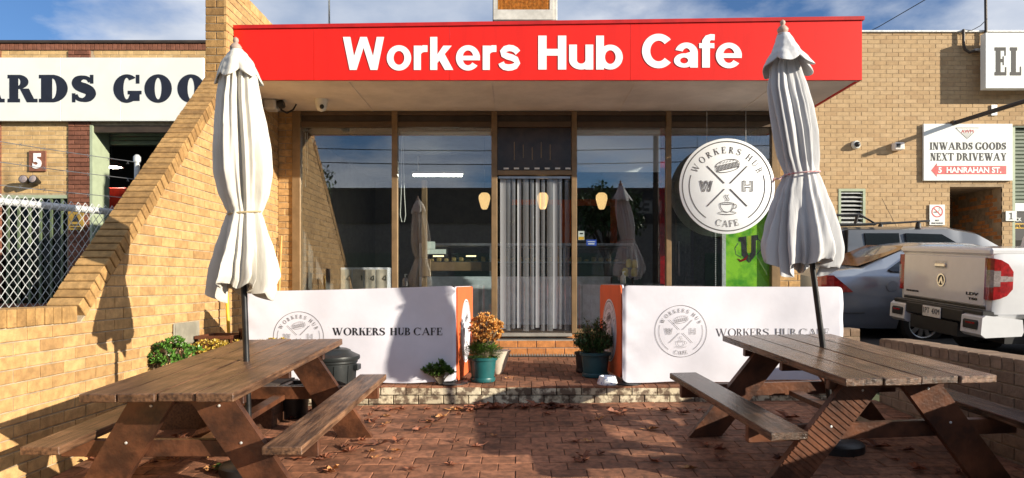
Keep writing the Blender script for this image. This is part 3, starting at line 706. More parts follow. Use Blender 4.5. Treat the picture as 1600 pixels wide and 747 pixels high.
for x in (-1.9, -.3, 1.35, 2.95): sc_.box((x-.02, YC+.03, cz0-.006), (x+.015, YF-.04, cz0-.0005))
W(sc_, 'cover_strips', M['soffit'], can, kind='stuff')
k = YC/F
for txt, a, b, t, bt in (('Workers', 536, 813, 58, 111), ('Hub', 841, 973, 56, 109), ('Cafe', 1003, 1159, 53, 107)):
    gro_text(txt, (Vector(((a-PX)*k, YC-.002, ZC+(HY-bt)*k)),)+XZ, (b-a)*k, (bt-t)*k, M['white'], 'lettering', can, label='white sign word "%s"' % txt)
# shopfront frame
fx = lambda p: (p-PX)*YF/F
zf = lambda p: ZC+(HY-p)*YF/F
mul = [(458, 471), (613, 622), (768, 777), (893, 901), (1040, 1048), (1204, 1214)]
for i, (a, b) in enumerate(mul):
    W(MB().box((fx(a), YF-.05, 1.035), (fx(b), YF+.05, cz0-.004), c=.004), 'mullion', M['bronze'], cafe)
for (y0_, y1_) in ((174.6, 181), (191, 199.5)):
    for (a, b), (c_, d_) in zip(mul, mul[1:]):
        W(MB().box((fx(b)+.001, YF-.04, zf(y1_)), (fx(c_)-.001, YF+.04, min(zf(y0_), cz0-.006)), c=.003), 'head_rail', M['bronze_shade'], cafe)
for (a, b), (c_, d_) in zip(mul, mul[1:]):
    W(MB().box((fx(b), YF-.006, zf(191.5)), (fx(c_), YF+.01, zf(180.5))), 'transom_panel', M['bronze_dk'], cafe)
wins = []
for i, ((a, b), (c_, d_)) in enumerate(zip(mul, mul[1:])):
    if i == 2: continue
    wn = W(MB().box((fx(b)+.001, YF-.03, 1.036), (fx(c_)-.001, YF+.03, 1.095), c=.003), 'window', M['bronze'], cafe)
    W(MB().box((fx(b)+.001, YF-.003, 1.095), (fx(c_)-.001, YF+.003, zf(199.5))), 'pane', M['glass'], wn); wins.append(wn)
# transom light over the door, head bar, threshold, curtain tabs
dr = W(MB().box((fx(777)+.001, YF-.045, zf(274)), (fx(893)-.001, YF+.045, zf(267)), c=.003), 'door_head', M['bronze'], cafe)
W(MB().box((fx(777)+.001, YF-.003, zf(267)), (fx(893)-.001, YF+.003, zf(199.5))), 'transom_pane', M['transom'], dr)
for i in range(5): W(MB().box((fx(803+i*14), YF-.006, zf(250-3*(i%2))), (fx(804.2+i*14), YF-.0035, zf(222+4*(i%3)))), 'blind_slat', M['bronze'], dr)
tb = MB()
for i in range(7): tb.box((fx(787+i*16), YF-.052, zf(265.5)), (fx(795+i*16), YF-.0455, zf(263)))
W(tb, 'fixing_tabs', M['signwhite'], dr, kind='stuff')
W(MB().box((fx(777), YF-.09, 1.0), (fx(893), YF+.06, 1.04), c=.004), 'threshold', M['concrete'], cafe)
W(MB().box((3.395+.03, YF-.04, 1.03), (3.45, YF+.04, 3.95)), 'mullion', M['bronze'], cafe)

# ---------------------------------------------------------------- left neighbour
YL = 13.3
lb = thing('brick_factory', 'tan brick factory with brown pilasters and a long white sign at far left', 'building', (-9, YL, .9))
x0, x1 = -16.0, -5.3; ztp = ZC+(HY-68)*YL/F
X = lambda p: (p-PX)*YL/F; Z = lambda p: ZC+(HY-p)*YL/F
ops = [(X(-140), X(105), .5, Z(305)), (X(142), X(278), .5, Z(196)), (X(108), X(146), .3, Z(79)), (X(-36), X(2), .3, Z(79))]
fr = FR(YL)
lay('brick', bond(X(-120), x1, Z(330), Z(79), .30, .086, .009, openings=ops), fr, M['tan2'], lb, limit=170, jit=.002)
W(slab_with_holes(MB(), fr, x0, x1, .6, Z(70), ops[:2], -.3, -.005), 'wall', M['mortar'], lb)
lay('pilaster_brick', bond(X(108), X(142)-.004, Z(470), Z(79), .24, .086, .009), FR(YL-.03), M['brown'], lb, limit=90, jit=.002, d=.05)
lay('pilaster_brick', bond(X(-36), X(2), Z(470), Z(79), .24, .086, .009), FR(YL-.03), M['brown'], lb, limit=40, jit=.002, d=.05)
lay('parapet_brick', bond(X(-40), x1, Z(78.5), Z(68.5), .086, .14, .008, half=False), FR(YL-.02), M['brown'], lb, limit=70, jit=.002, d=.05)
W(MB().box((x0, YL-.05, ztp), (x1, YL+.32, ztp+.05)), 'parapet_flashing', M['bronze_dk'], lb)
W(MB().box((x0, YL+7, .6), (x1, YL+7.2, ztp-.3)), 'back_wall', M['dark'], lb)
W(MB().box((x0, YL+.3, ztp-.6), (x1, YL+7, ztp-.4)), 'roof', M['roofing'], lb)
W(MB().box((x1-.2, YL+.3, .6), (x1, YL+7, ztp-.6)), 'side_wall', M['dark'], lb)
W(MB().box((x0, YL+.3, .5), (x1, YL+7, .95)), 'floor', M['concrete'], lb)
# green jamb, roller shutter
W(MB().box((X(142)-.0, YL-.035, 1.0), (X(142)+.05, YL+.52, Z(196)-.002)), 'door_jamb', M['greenpaint'], lb)
W(MB().box((X(142)+.052, YL+.01, Z(196)-.13), (X(278), YL+.10, Z(196)-.004)), 'lintel', M['bronze_dk'], lb)
rs = MB()
for i in range(3): rs.box((X(142)+.055, YL+.50+.012*(i % 2), Z(196)-.09*i-.09), (X(278), YL+.58, Z(196)-.09*i-.012), c=.01)
W(rs, 'roller_shutter', M['shutter'], lb)
# green framed window bars
wf = W(MB().box((X(-140), YL-.01, Z(310)), (X(105), YL+.06, Z(305)-.001)), 'window', M['greenpaint'], lb)
for p in range(-126, 106, 17): W(MB().box((X(p), YL, 1.3), (X(p)+.035, YL+.04, Z(310)-.001)), 'glazing_bar', M['greenbar'], wf)
W(MB().box((X(-140), YL+.045, 1.3), (X(105), YL+.05, Z(310))), 'pane', M['darkglass'], wf)
lay('sill_brick', bond(X(-140), X(105), .8, 1.3, .24, .086, .009), FR(YL+.0), M['brown'], lb, limit=0)

X = lambda p: (p-PX)*(YL-.12)/F; Z = lambda p: ZC+(HY-p)*(YL-.12)/F
sg = thing('factory_sign', 'long white factory sign with heavy black capitals across the far left parapet', 'sign', (-8, YL-.1, Z(140)))
for a, b in ((X(-260), X(-70)), (X(-70)+.004, X(95)), (X(95)+.004, X(189)), (X(189)+.004, X(318))):
    W(MB().box((a, YL-.12, Z(189)), (b, YL-.06, Z(90)), c=.004), 'sign_panel', M['signwhite'], sg)
lett = MB()
for ch, a, b in (('I', -210, -185), ('N', -180, -128), ('W', -124, -52), ('A', -44, 9), ('R', 12, 59), ('D', 61, 109), ('S', 113, 148), ('G', 176, 221), ('O', 224.5, 271), ('O', 276, 322)):
    if a > 274: b = 317.5
    g, adv = glyph(ch, .36, .13, .07); kx = (X(b)-X(a))/adv if a < 275 else (X(322)-X(276))/adv
    hh = Z(117)-Z(160)
    polys = [[(p[0]*kx+X(a), p[1]*hh+Z(160)) for p in q] for q in g]
    if a > 274: polys = [clip(q, 1, 0, X(317)) for q in polys]; polys = [q for q in polys if len(q) > 2]
    m2 = flat(polys, FR(YL-.12), .004); lett.add(m2.v, m2.f)
W(lett, 'lettering', M['navy'], sg)
X = lambda p: (p-PX)*YL/F; Z = lambda p: ZC+(HY-p)*YL/F
n5 = thing('number_plaque', 'brown square plaque with white number 5 on the far left factory wall', 'sign', (X(60), YL-.02, Z(252)))
W(MB().box((X(47), YL-.035, Z(268)), (X(73), YL-.005, Z(236)), c=.003), 'plaque', M['brown'], n5)
sans('5', (Vector((X(53), YL-.036, Z(264))),)+XZ, X(67)-X(53), Z(240)-Z(264), M['white'], 'numeral', n5, offset=.05)
# twin floodlight
fl = thing('twin_floodlight', 'pair of small black spotlights under the number 5 plaque', 'light', (X(55), YL-.02, Z(282)))
W(MB().box((X(52), YL-.08, Z(287)), (X(60), YL-.01, Z(277)), c=.01), 'bracket', M['black'], fl)
for dx, rz_ in ((-.10, .6), (.10, -.25)):
    Q = (Matrix.Rotation(rz_, 3, 'Y') @ Matrix.Rotation(math.radians(75), 3, 'X'))
    c = Vector((X(56)+dx, YL-.14, Z(284)))
    W(MB().lathe([(.03, -.1), (.05, -.04), (.075, .05), (.08, .09)], c, 16, Q), 'lamp_housing', M['black'], fl, smooth=40)
    W(MB().lathe([(.072, .092), (.055, .105), (.02, .11)], c, 16, Q), 'lens', M['lampclear'], fl, smooth=40)
# things seen inside the factory door
t = thing('red_cabinet', 'bright red cabinet inside the dark factory doorway', 'cabinet', (X(190), YL+3, .95))
W(MB().box((-10.2, YL+3.0, .95), (-9.22, YL+3.6, 3.95), c=.02), 'carcass', M['inred'], t); W(MB().box((-10.1, YL+2.985, 1.1), (-9.32, YL+2.999, 3.8)), 'door', M['inred'], t)
t = thing('high_bay_lamp', 'pale glowing round lamp hanging inside the dark factory doorway', 'light', (-9.6, YL+3, 4.85))
W(MB().lathe([(.02, .2), (.08, .16), (.22, .02), (.24, -.02)], (-9.55, YL+3, 4.45), 20), 'reflector', M['signwhite'], t, smooth=40)
W(MB().lathe([(.2, -.022), (.1, -.04), (.02, -.045)], (-9.55, YL+3, 4.45), 20), 'bulb', M['tubeglow'], t)
W(MB().tube([(-9.55, YL+3, 4.6), (-9.55, YL+3, 5.5)], .01), 'cord', M['black'], t)
t = thing('warning_sign', 'small yellow warning sign', 'sign', (-3.62, 5.85, 2.0))
W(MB().box((X(110), YL-.07, Z(360)), (X(134), YL-.05, Z(330)), c=.003), 'sign_plate', M['shadeyellow'], t)
t['label'] = 'small yellow warning sign on the brown pilaster behind the mesh fence'; bpy.context.view_layer.update()
sm = MB().prism([(X(116), Z(347)), (X(128), Z(347)), (X(122), Z(335))], 0, .004, FR(YL-.071)); W(sm, 'triangle', M['black'], t)
W(MB().box((X(114), YL-.074, Z(353)), (X(130), YL-.071, Z(351))).box((X(114), YL-.074, Z(357)), (X(130), YL-.071, Z(355.5))), 'print_lines', M['black'], t, kind='stuff')

# ---------------------------------------------------------------- right neighbour
YR = 14.0
rb = thing('brick_warehouse', 'tall plain tan brick warehouse wall behind the parked cars', 'building', (7, YR, 1.0))
X = lambda p: (p-PX)*YR/F; Z = lambda p: ZC+(HY-p)*YR/F
x0, x1 = 3.9, 16.0
ops = [(X(1310), X(1352), Z(352), Z(295)), (X(1484), X(1566), .6, Z(292)), (X(1582), 15.0, .6, Z(196))]
lay('brick', bond(X(1250), X(1640), Z(420), Z(51), .25, .086, .009, openings=ops), FR(YR), M['tan3'], rb, jit=.0015, c=.002)
W(slab_with_holes(MB(), FR(YR), x0, x1, .6, Z(51), ops, -.3, -.005), 'wall', M['farmortar'], rb)
W(MB().box((x0, YR-.04, Z(51)+.001), (x1, YR+.35, Z(48)), c=.005), 'roof_flashing', M['galv'], rb)
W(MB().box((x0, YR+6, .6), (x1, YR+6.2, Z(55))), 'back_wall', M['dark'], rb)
W(MB().box((x0, YR+.3, Z(55)-.3), (x1, YR+6, Z(55)-.2)), 'roof', M['roofing'], rb)
W(MB().box((x0, YR+.3, .6), (x0+.2, YR+6, Z(55)-.3)), 'side_wall', M['mortar'], rb)
# alcove
a0, a1, zt_ = X(1484), X(1566), Z(292)
al = (Vector((a1, 0, 0)), Vector((0, 1, 0)), Vector((0, 0, 1)), Vector((-1, 0, 0)))
W(MB().box((a1, YR+.3, .6), (a1+.1, YR+1.7, zt_)), 'alcove_side', M['mortar2'], rb)
lay('alcove_brick', bond(YR+.02, YR+1.6, Z(400), zt_-.01, .25, .086, .009), al, M['orange'], rb, limit=60, jit=.002)
lay('alcove_brick', bond(a0+.02, a1-.02, Z(339), zt_-.01, .25, .086, .009), FR(YR+1.6), M['brown'], rb, limit=40, jit=.002)
W(MB().box((a0-.1, YR+1.61, .6), (a1+.1, YR+1.8, zt_)), 'alcove_back', M['mortar2'], rb)
W(MB().box((a0-.1, YR+.3, .6), (a0, YR+1.6, zt_)), 'alcove_side', M['mortar2'], rb)
W(MB().box((a0-.1, YR+.3, zt_), (a1+.1, YR+1.8, zt_+.08)), 'alcove_soffit', M['mortar2'], rb)
d_ = W(MB().box((a0+.05, YR+1.54, 1.0), (a0+1.0, YR+1.60, 3.15), c=.004), 'door', M['greendark'], rb)
W(MB().box((a0+.85, YR+1.50, 2.0), (a0+.90, YR+1.535, 2.12), c=.01), 'handle', M['steel'], d_)
# louvre window
la, lb_, l0, l1 = ops[0]
lw = W(MB().box((la, YR-.01, l1-.05), (lb_, YR+.08, l1-.002)).box((la, YR-.01, l0), (la+.05, YR+.08, l1-.052)).box((lb_-.05, YR-.01, l0), (lb_, YR+.08, l1-.052)), 'louvre_window', M['greenpaint'], rb)
for i in range(8):
    z = l1-.10-i*.085
    W(MB().prism([(0, 0), (.075, .04), (.075, .046), (0, .006)], la+.052, lb_-.052, (Vector((0, YR-.005, z)), Vector((0, 1, 0)), Vector((0, 0, 1)), Vector((1, 0, 0)))), 'louvre_blade', M['galv'], lw)
W(MB().box((la, YR+.2, l0), (lb_, YR+.22, l1)), 'dark_backing', M['dark'], lw)
# roller door at right edge
rs = MB(); z = Z(196)
rd = W(MB().box((X(1582), YR+.02, Z(199)), (15.0, YR+.2, Z(196)-.002)), 'roller_door', M['greendark'], rb)
for i in range(21): W(MB().box((X(1582)+.06, YR+.10+.014*(i % 2), Z(199)-.076*(i+1)), (15.0, YR+.16, Z(199)-.076*i-.006), c=.012), 'door_slat', M['shutter'], rd)
W(MB().box((X(1582), YR+.0, .8), (X(1582)+.055, YR+.2, Z(199)-.001)), 'guide_rail', M['greenpaint'], rd)
t = thing('notice_board', 'black and yellow notice board below the roller door at right edge', 'sign', (X(1600), YR, Z(370)))
W(MB().box((X(1585.5), YR+.02, Z(376)), (X(1690), YR+.06, Z(331)), c=.004), 'board', M['black'], t)
W(MB().box((X(1585.5), YR+.02, Z(330)), (X(1690), YR+.06, Z(317)), c=.004), 'white_panel', M['signwhite'], t)
W(MB().box((X(1587), YR+.012, Z(357)), (X(1660), YR+.019, Z(349))), 'yellow_band', M['yellow'], t)
sans('FOR', (Vector((X(1588), YR+.0115, Z(355.5))),)+XZ, X(1602)-X(1588), Z(350.5)-Z(355.5), M['black'], 'lettering', t)
sans('CK', (Vector((X(1587), YR+.0195, Z(346))),)+XZ, X(1597)-X(1587), Z(340)-Z(346), M['signwhite'], 'lettering', t)

# signs on the warehouse
X = lambda p: (p-PX)*(YR-.36)/F; Z = lambda p: ZC+(HY-p)*(YR-.36)/F
t = thing('white_capitals_sign', 'white boxed sign with huge black letters EL at the top right corner', 'sign', (X(1570), YR-.3, Z(90)))
W(MB().box((X(1540), YR-.36, Z(138)), (X(1700), YR-.2, Z(51)), c=.006), 'sign_box', M['signwhite'], t)
hh = Z(74)-Z(118); lm = MB()
for ch, a, b in (('E', 1554, 1574), ('L', 1578, 1597)):
    g, adv = glyph(ch, .34, .12, .09); kx = (X(b)-X(a))/adv*.985
    m2 = flat([[(p[0]*kx+X(a), p[1]*hh+Z(118)) for p in q] for q in g], FR(YR-.36), .004); lm.add(m2.v, m2.f)
W(lm, 'lettering', M['ink'], t)
W(MB().box((X(1550), YR-.2, Z(100)), (X(1556), YR-.01, Z(96))).box((X(1650), YR-.2, Z(100)), (X(1656), YR-.01, Z(96))), 'bracket', M['galv'], t)

X = lambda p: (p-PX)*YR/F; Z = lambda p: ZC+(HY-p)*YR/F
t = thing('inwards_goods_sign', 'white sign with dark lettering and a red arrow on the warehouse wall', 'sign', (X(1510), YR-.05, Z(240)))
W(MB().box((X(1440.5), YR-.06, Z(283)), (X(1579), YR-.012, Z(194.5)), c=.004), 'sign_panel', M['signwhite'], t)
Yp = YR-.06
m2 = MB()
for txt, a, b, top, bot in (('INWARDS GOODS', 1450, 1569, 223.5, 235), ('NEXT DRIVEWAY', 1451, 1570, 240, 252)):
    pol, ww_ = serif_text(txt, Z(top)-Z(bot), .26, .11, .07, X(b)-X(a))
    q = flat([[(p[0]+X(a), p[1]+Z(bot)) for p in c] for c in pol], FR(Yp), .002); m2.add(q.v, q.f)
W(m2, 'lettering', M['ink'], t)
M['arrowred'] = mat('faded_red_print', (.62, .10, .10), .5)
ar = W(MB().prism([(X(1452), Z(267)), (X(1461), Z(277)), (X(1461), Z(273)), (X(1569), Z(273)), (X(1569), Z(260)), (X(1461), Z(260)), (X(1461), Z(256))][::-1], .001, .003, FR(Yp)), 'red_arrow', M['arrowred'], t)
sans('5  HANRAHAN ST.', (Vector((X(1463), Yp-.0035, Z(271))),)+XZ, X(1561)-X(1463), Z(262)-Z(271), M['white'], 'street_lettering', t, offset=.03, depth=.001)
tri = [(X(1490), Z(201)), (X(1526), Z(201)), (X(1508), Z(218))]
q = flat(outline(tri, .012), FR(Yp), .002); W(q, 'triangle_outline', M['greyink'], t)
sans('AWM', (Vector((X(1499), Yp-.002, Z(209))),)+XZ, X(1518)-X(1499), Z(203.5)-Z(209), M['arrowred'], 'emblem_letters', t, offset=.0, depth=.001)
q = flat([R4(X(1508)-.012*(8-i*2)*1.2, Z(210.5+i*1.8), X(1508)+.012*(8-i*2)*1.2, Z(209.9+i*1.8)) for i in range(4)], FR(Yp), .002); W(q, 'emblem_stripes', M['greyink'], t, kind='stuff')

t = thing('no_smoking_sign', 'small white no smoking sign with red ring beside the alcove', 'sign', (X(1463), YR-.02, Z(336)))
W(MB().box((X(1451), YR-.03, Z(352)), (X(1475), YR-.012, Z(320)), c=.002), 'sign_plate', M['signwhite'], t)
Yp = YR-.03; cx_, cz_ = X(1463), Z(331); r_ = X(1472)-X(1463)
q = flat(ring(cx_, cz_, r_, r_, .022, .022)+ribbon([(cx_-r_*.66, cz_+r_*.66), (cx_+r_*.66, cz_-r_*.66)], .02), FR(Yp), .003); W(q, 'prohibition_ring', M['arrowred'], t)
q = flat([R4(cx_-.075, cz_-.02, cx_+.03, cz_)]+ribbon([(cx_+.02, cz_+.01), (cx_+.05, cz_+.035), (cx_+.03, cz_+.06), (cx_+.06, cz_+.08)], .009), FR(Yp), .0015); W(q, 'cigarette', M['ink'], t)
sans('NO', (Vector((X(1460), Yp-.001, Z(346))),)+XZ, X(1466)-X(1460), Z(343.3)-Z(346), M['greyink'], 'lettering', t, depth=.001)
sans('SMOKING', (Vector((X(1454), Yp-.001, Z(350.3))),)+XZ, X(1472)-X(1454), Z(347.7)-Z(350.3), M['greyink'], 'lettering', t, depth=.001)

t = thing('unit_number_plate', 'small white plate with black number 1 right of the alcove', 'sign', (X(1578), YR-.02, Z(338)))
W(MB().box((X(1570), YR-.03, Z(345.5)), (X(1587), YR-.012, Z(330)), c=.002), 'plate', M['signwhite'], t)
q = flat([R4(X(1577.3), Z(343), X(1579.3), Z(332.5)), R4(X(1575), Z(343), X(1581.5), Z(342)), R4(X(1575), Z(334.8), X(1577.4), Z(333.4))], FR(YR-.03), .002); W(q, 'numeral', M['ink'], t)

t = thing('dome_camera', 'white dome security camera on the warehouse wall', 'camera', (X(1336), YR-.03, Z(227)))
Q = Matrix.Rotation(math.radians(90), 3, 'X')
W(MB().lathe([(.085, 0), (.085, .05), (.07, .08)], (X(1336), YR-.01, Z(227)), 20, Q), 'base', M['signwhite'], t, smooth=40)
W(MB().lathe([(.055, .082), (.05, .11), (.03, .13), (.005, .135)], (X(1336), YR-.01, Z(227)), 20, Q), 'dome', M['black'], t, smooth=60)
t = thing('sensor_box', 'small beige sensor box on the warehouse wall right of the dome camera', 'sensor', (X(1399), YR-.05, Z(230)))
W(MB().box((X(1392), YR-.16, Z(236)), (X(1407), YR-.01, Z(224.5)), c=.015), 'housing', M['soffit'], t); W(MB().box((X(1394), YR-.168, Z(233)), (X(1400), YR-.161, Z(227))), 'lens', M['black'], t)
t = thing('conduit_pipe', 'hooked dark conduit pipe rising above the warehouse roof', 'pipe', (X(1537), YR-.1, Z(80)))
pp = [(X(1502), YR-.07, Z(48)), (X(1502), YR-.07, Z(70)), (X(1504), YR-.07, Z(79)), (X(1511), YR-.07, Z(83.5)), (X(1527), YR-.07, Z(80)), (X(1535), YR-.07, Z(73)), (X(1537), YR-.07, Z(62)), (X(1536), YR-.07, Z(-40))]
W(MB().tube(pp, .028, 8), 'pipe', M['bronze_dk'], t, smooth=50)
W(MB().box((X(1519), YR-.10, Z(81.5)), (X(1534), YR-.01, Z(78))), 'bracket', M['galv'], t)
W(MB().tube([(X(1505), YR-.07, Z(49)), (X(1514), YR-.09, Z(50)), (X(1527), YR-.1, Z(43)), (X(1536), YR-.12, Z(33))], .008, 5), 'cable', M['black'], t)
t = thing('steel_arm', 'dark steel arm projecting out from the warehouse wall above the sign', 'bracket', (X(1486), YR, Z(196)))
W(MB().tube([(X(1486), YR-.02, Z(194)), ((1640-PX)*12.6/F, 12.6, ZC+(HY-146)*12.6/F)], .045, 8), 'bar', M['bronze_dk'], t, smooth=50)
W(MB().box((X(1484), YR-.12, Z(196)), (X(1490), YR-.01, Z(190))), 'wall_plate', M['bronze_dk'], t)
t = thing('wall_bracket', 'small galvanised bracket on the warehouse wall beneath the white box sign', 'bracket', (X(1552), YR-.02, Z(172)))
W(MB().box((X(1547.5), YR-.03, Z(181)), (X(1557), YR-.011, Z(164)), c=.003), 'back_plate', M['galv'], t); W(MB().box((X(1550.5), YR-.14, Z(173)), (X(1554), YR-.031, Z(170.5)), c=.003), 'lug', M['galv'], t)
# aerial cable in the sky above the warehouse
t = tag(W(MB().tube([(X(1418), YR+3, Z(-5)), (X(1455), YR+2, Z(-16)), (X(1500), YR, Z(-32))], .01, 5), 'aerial_cable', M['black']), 'thin dark cable crossing the sky above the warehouse', 'cable')
# ---------------------------------------------------------------- rooftop cooler, mast, canopy fittings
YA = 9.5; X = lambda p: (p-PX)*YA/F; Z = lambda p: ZC+(HY-p)*YA/F
t = thing('rooftop_cooler', 'boxy white rooftop cooler with an orange brown pad above the red sign', 'air conditioner', (.05, YA+.4, 4.4))
W(MB().box((X(771), YA+.03, Z(30.5)), (X(871), YA+1.0, Z(30.5)+1.1), c=.01), 'cabinet', M['acwhite'], t)
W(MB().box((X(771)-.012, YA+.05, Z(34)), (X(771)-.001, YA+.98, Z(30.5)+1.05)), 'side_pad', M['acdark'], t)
fr_ = MB().box((X(771), YA, Z(30.5)), (X(864), YA+.028, Z(15))).box((X(771), YA, Z(14.9)), (X(777.5), YA+.028, Z(-70))).box((X(859), YA, Z(14.9)), (X(864), YA+.028, Z(-70)))
W(fr_, 'front_frame', M['acwhite'], t)
pd = W(MB().box((X(777.5), YA+.012, Z(14.9)), (X(859), YA+.025, Z(-70))), 'pad', M['padorange'], t)
rb_ = MB()
for i in range(38):
    xx = X(778.5)+i*(X(857)-X(778.5))/38
    rb_.prism([(0, 0), (.010, 0), (.006, .012)], Z(14.8), Z(-70), (Vector((xx, YA+.012, 0)), Vector((1, 0, 0)), Vector((0, -1, 0)), Vector((0, 0, 1))))
W(rb_, 'pad_ridges', M['padorange'], pd, kind='stuff')
W(MB().box((X(790), YA+.1, 4.4), (X(850), YA+.9, Z(31))), 'stand', M['bronze_dk'], t)
t = thing('roof_mast', 'thin white aerial mast on the roof behind the red sign', 'aerial', (X(514), YA, 4.4))
W(MB().tube([(X(514), YA, 4.4), (X(514), YA, 6.4)], .012, 6), 'mast', M['signwhite'], t); W(MB().tube([(X(514)+.02, YA, 4.4), (X(515.5), YA-.02, 5.6), (X(514)+.014, YA, 6.3)], .005, 5), 'cable', M['black'], t)

Yq = 8.5; X = lambda p: (p-PX)*Yq/F; Z = lambda p: ZC+(HY-p)*Yq/F
t = thing('canopy_floodlight', 'white box floodlight under the left corner of the canopy', 'light', (X(425), Yq, Z(162)))
W(MB().box((X(412), Yq-.05, Z(172)), (X(432), Yq+.12, Z(155.5)), c=.02), 'housing', M['acwhite'], t, smooth=30)
W(MB().lathe([(.05, 0), (.055, .05), (.045, .07)], (X(434), Yq+.03, Z(163.5)), 16, Matrix.Rotation(math.radians(70), 3, 'Y')), 'lens_hood', M['black'], t, smooth=40)
W(MB().box((X(416), Yq+.0, Z(155.5)), (X(424), Yq+.08, 3.954)), 'bracket', M['acwhite'], t)
W(MB().tube([(X(434), Yq+.1, Z(168)), (X(442), Yq+.15, Z(172)), (X(450), Yq+.2, Z(165)), (X(455), Yq+.2, 3.95)], .012, 6), 'cable', M['black'], t)
t = thing('dome_camera', 'white dome security camera fixed under the canopy soffit above the left window', 'camera', (X(502), Yq, 3.95))
c = Vector((X(502), Yq, 3.954))
W(MB().lathe([(.075, 0), (.078, -.04), (.07, -.07)], c, 20), 'base', M['signwhite'], t, smooth=40)
W(MB().lathe([(.068, -.071), (.066, -.10), (.045, -.135), (.005, -.15)], c, 20), 'dome', M['signwhite'], t, smooth=60)
W(MB().lathe([(.03, 0), (.02, .014), (.002, .018)], c+Vector((.02, -.055, -.10)), 12, Matrix.Rotation(math.radians(100), 3, 'X')), 'lens', M['black'], t, smooth=60)

# ---------------------------------------------------------------- chain link fence behind the wing wall
fa, fb = Vector((-4.55, 4.28, 0)), Vector((-3.53, 6.42, 0)); fd = (fb-fa); fl_ = fd.length; fu = fd.normalized()
fence = thing('chain_link_fence', 'galvanised chain link fence with barbed wire above the sloping wall', 'fence', (fa.x, fa.y, .5))
zr = 2.335
W(MB().tube([fa+Vector((0, 0, zr)), fb+Vector((0, 0, zr))], .030, 10), 'top_rail', M['galv'], fence, smooth=50)
W(MB().tube([fb+Vector((0, 0, .4)), fb+Vector((0, 0, 2.82))], .024, 10).lathe([(.032, 0), (.032, .05), (.015, .07)], fb+Vector((0, 0, 2.82)), 12), 'post', M['galv'], fence, smooth=50)
W(MB().tube([fa+Vector((0, 0, .4)), fa+Vector((0, 0, 2.82))], .034, 10), 'post', M['galv'], fence, smooth=50)
mesh = MB(); s = .060; nW = int(fl_/s*1)+1; off = Vector((.045, -.024, 0))
for i in range(-1, nW+1):
    for sgn in (1, -1):
        pts = []
        for k_ in range(0, 26):
            u = i*s+(s if (k_ % 2) else 0)*1.0 if sgn == 1 else i*s+(0 if (k_ % 2) else s)
            z = .45+k_*.088
            if 0 <= u <= fl_ and z < zr+.09: pts.append(fa+fu*u+off*(1 if True else 0)+Vector((0, 0, z))+off*.12*(1 if k_ % 2 else -1))
        if len(pts) > 2: mesh.tube(pts, .0034, 4, cap=False)
W(mesh, 'wire_mesh', M['galv'], fence, kind='stuff')
for zb in (2.82, 2.66, 2.48):
    bw = MB(); pts = [fa+fu*(fl_*i/14)+Vector((0, 0, zb-.02*math.sin(math.pi*i/14))) for i in range(15)]
    bw.tube(pts, .003, 4)
    for i in range(13):
        q = fa+fu*(fl_*(i+.5)/13)+Vector((0, 0, zb-.015))
        for dv in (Vector((.012, 0, .016)), Vector((-.012, .004, .016))): bw.tube([q-dv, q+dv], .0018, 3)
    W(bw, 'barbed_wire', M['steel'], fence)

# ---------------------------------------------------------------- interior of the cafe
YI = 11.0; X = lambda p, Y=YI: (p-PX)*Y/F; Z = lambda p, Y=YI: ZC+(HY-p)*Y/F
t = thing('display_counter', 'long white cafe counter with a glass food display seen through the windows', 'counter', (.3, YI, 1.03))
W(MB().box((X(655), YI, 1.03), (X(990), YI+.7, Z(432)), c=.01), 'counter_base', M['counter'], t)
for k_ in range(5): W(MB().box((X(655)+.02+k_*.68, YI-.02, 1.12), (X(655)+.68+k_*.68, YI-.001, Z(436)), c=.006), 'counter_panel', M['counter'], t)
W(MB().box((X(655), YI, Z(384)), (X(990), YI+.7, Z(380)), c=.004), 'case_top', M['steel'], t)
W(MB().box((X(655), YI+.005, Z(432)), (X(990), YI+.012, Z(384))), 'case_glass', M['caseglass'], t)
for p in (655, 765, 880, 986): W(MB().box((X(p), YI, Z(432)), (X(p)+.03, YI+.04, Z(384))), 'case_post', M['steel'], t)
W(MB().box((X(660), YI+.1, Z(410)), (X(985), YI+.6, Z(408.5))), 'case_shelf', M['steel'], t)
for (a, b) in ((673, 690), (726, 742)): W(MB().box((X(a), YI+.3, Z(400)), (X(b), YI+.34, Z(398))), 'case_light', M['tubeglow2'], t)
fd_ = MB(); random.seed(3)
for i in range(26):
    xx = X(668)+i*.12; fd_.box((xx, YI+.2, Z(408)+.001), (xx+.07, YI+.35, Z(408)+random.uniform(.03, .09)), c=.012)
W(fd_, 'pastries', M['timber'], t, kind='stuff')
W(MB().box((X(655), YI+.68, Z(432)), (X(990), YI+.7, Z(384)-.001)), 'case_back', M['dark'], t)
for (a, b) in ((962, 992), (978, 974)):
    pass
for i, (px_, py_) in enumerate(((977, 432), (983, 418), (991, 432), (992, 419))):
    tag(W(MB().lathe([(.045, 0), (.05, .02), (.05, .10), (.03, .13), (.02, .135)], (X(px_, 10.8), 10.8, Z(py_, 10.8)), 12), 'yellow_bottle', M['yellowthing'], smooth=40), 'one of the yellow drink bottles beside the display counter', 'bottle', 'yellow bottles by the display counter')
tag(W(MB().box((X(958, 10.7), 10.65, 1.03), (X(1000, 10.7), 10.99, Z(432, 10.8)-.001), c=.01), 'bottle_shelf', M['dark']), 'dark low shelf stacked with yellow bottles at the right end of the counter', 'shelf')
t = thing('menu_board', 'dark menu board with an orange frame hanging over the counter', 'board', (X(930, 13), 13, Z(350, 13)))
a, b, c_, d_ = pxr(896, 320, 962, 384, 13.0)
W(MB().box((a, 13, c_), (b, 13.05, d_), c=.004), 'board', M['dark'], t)
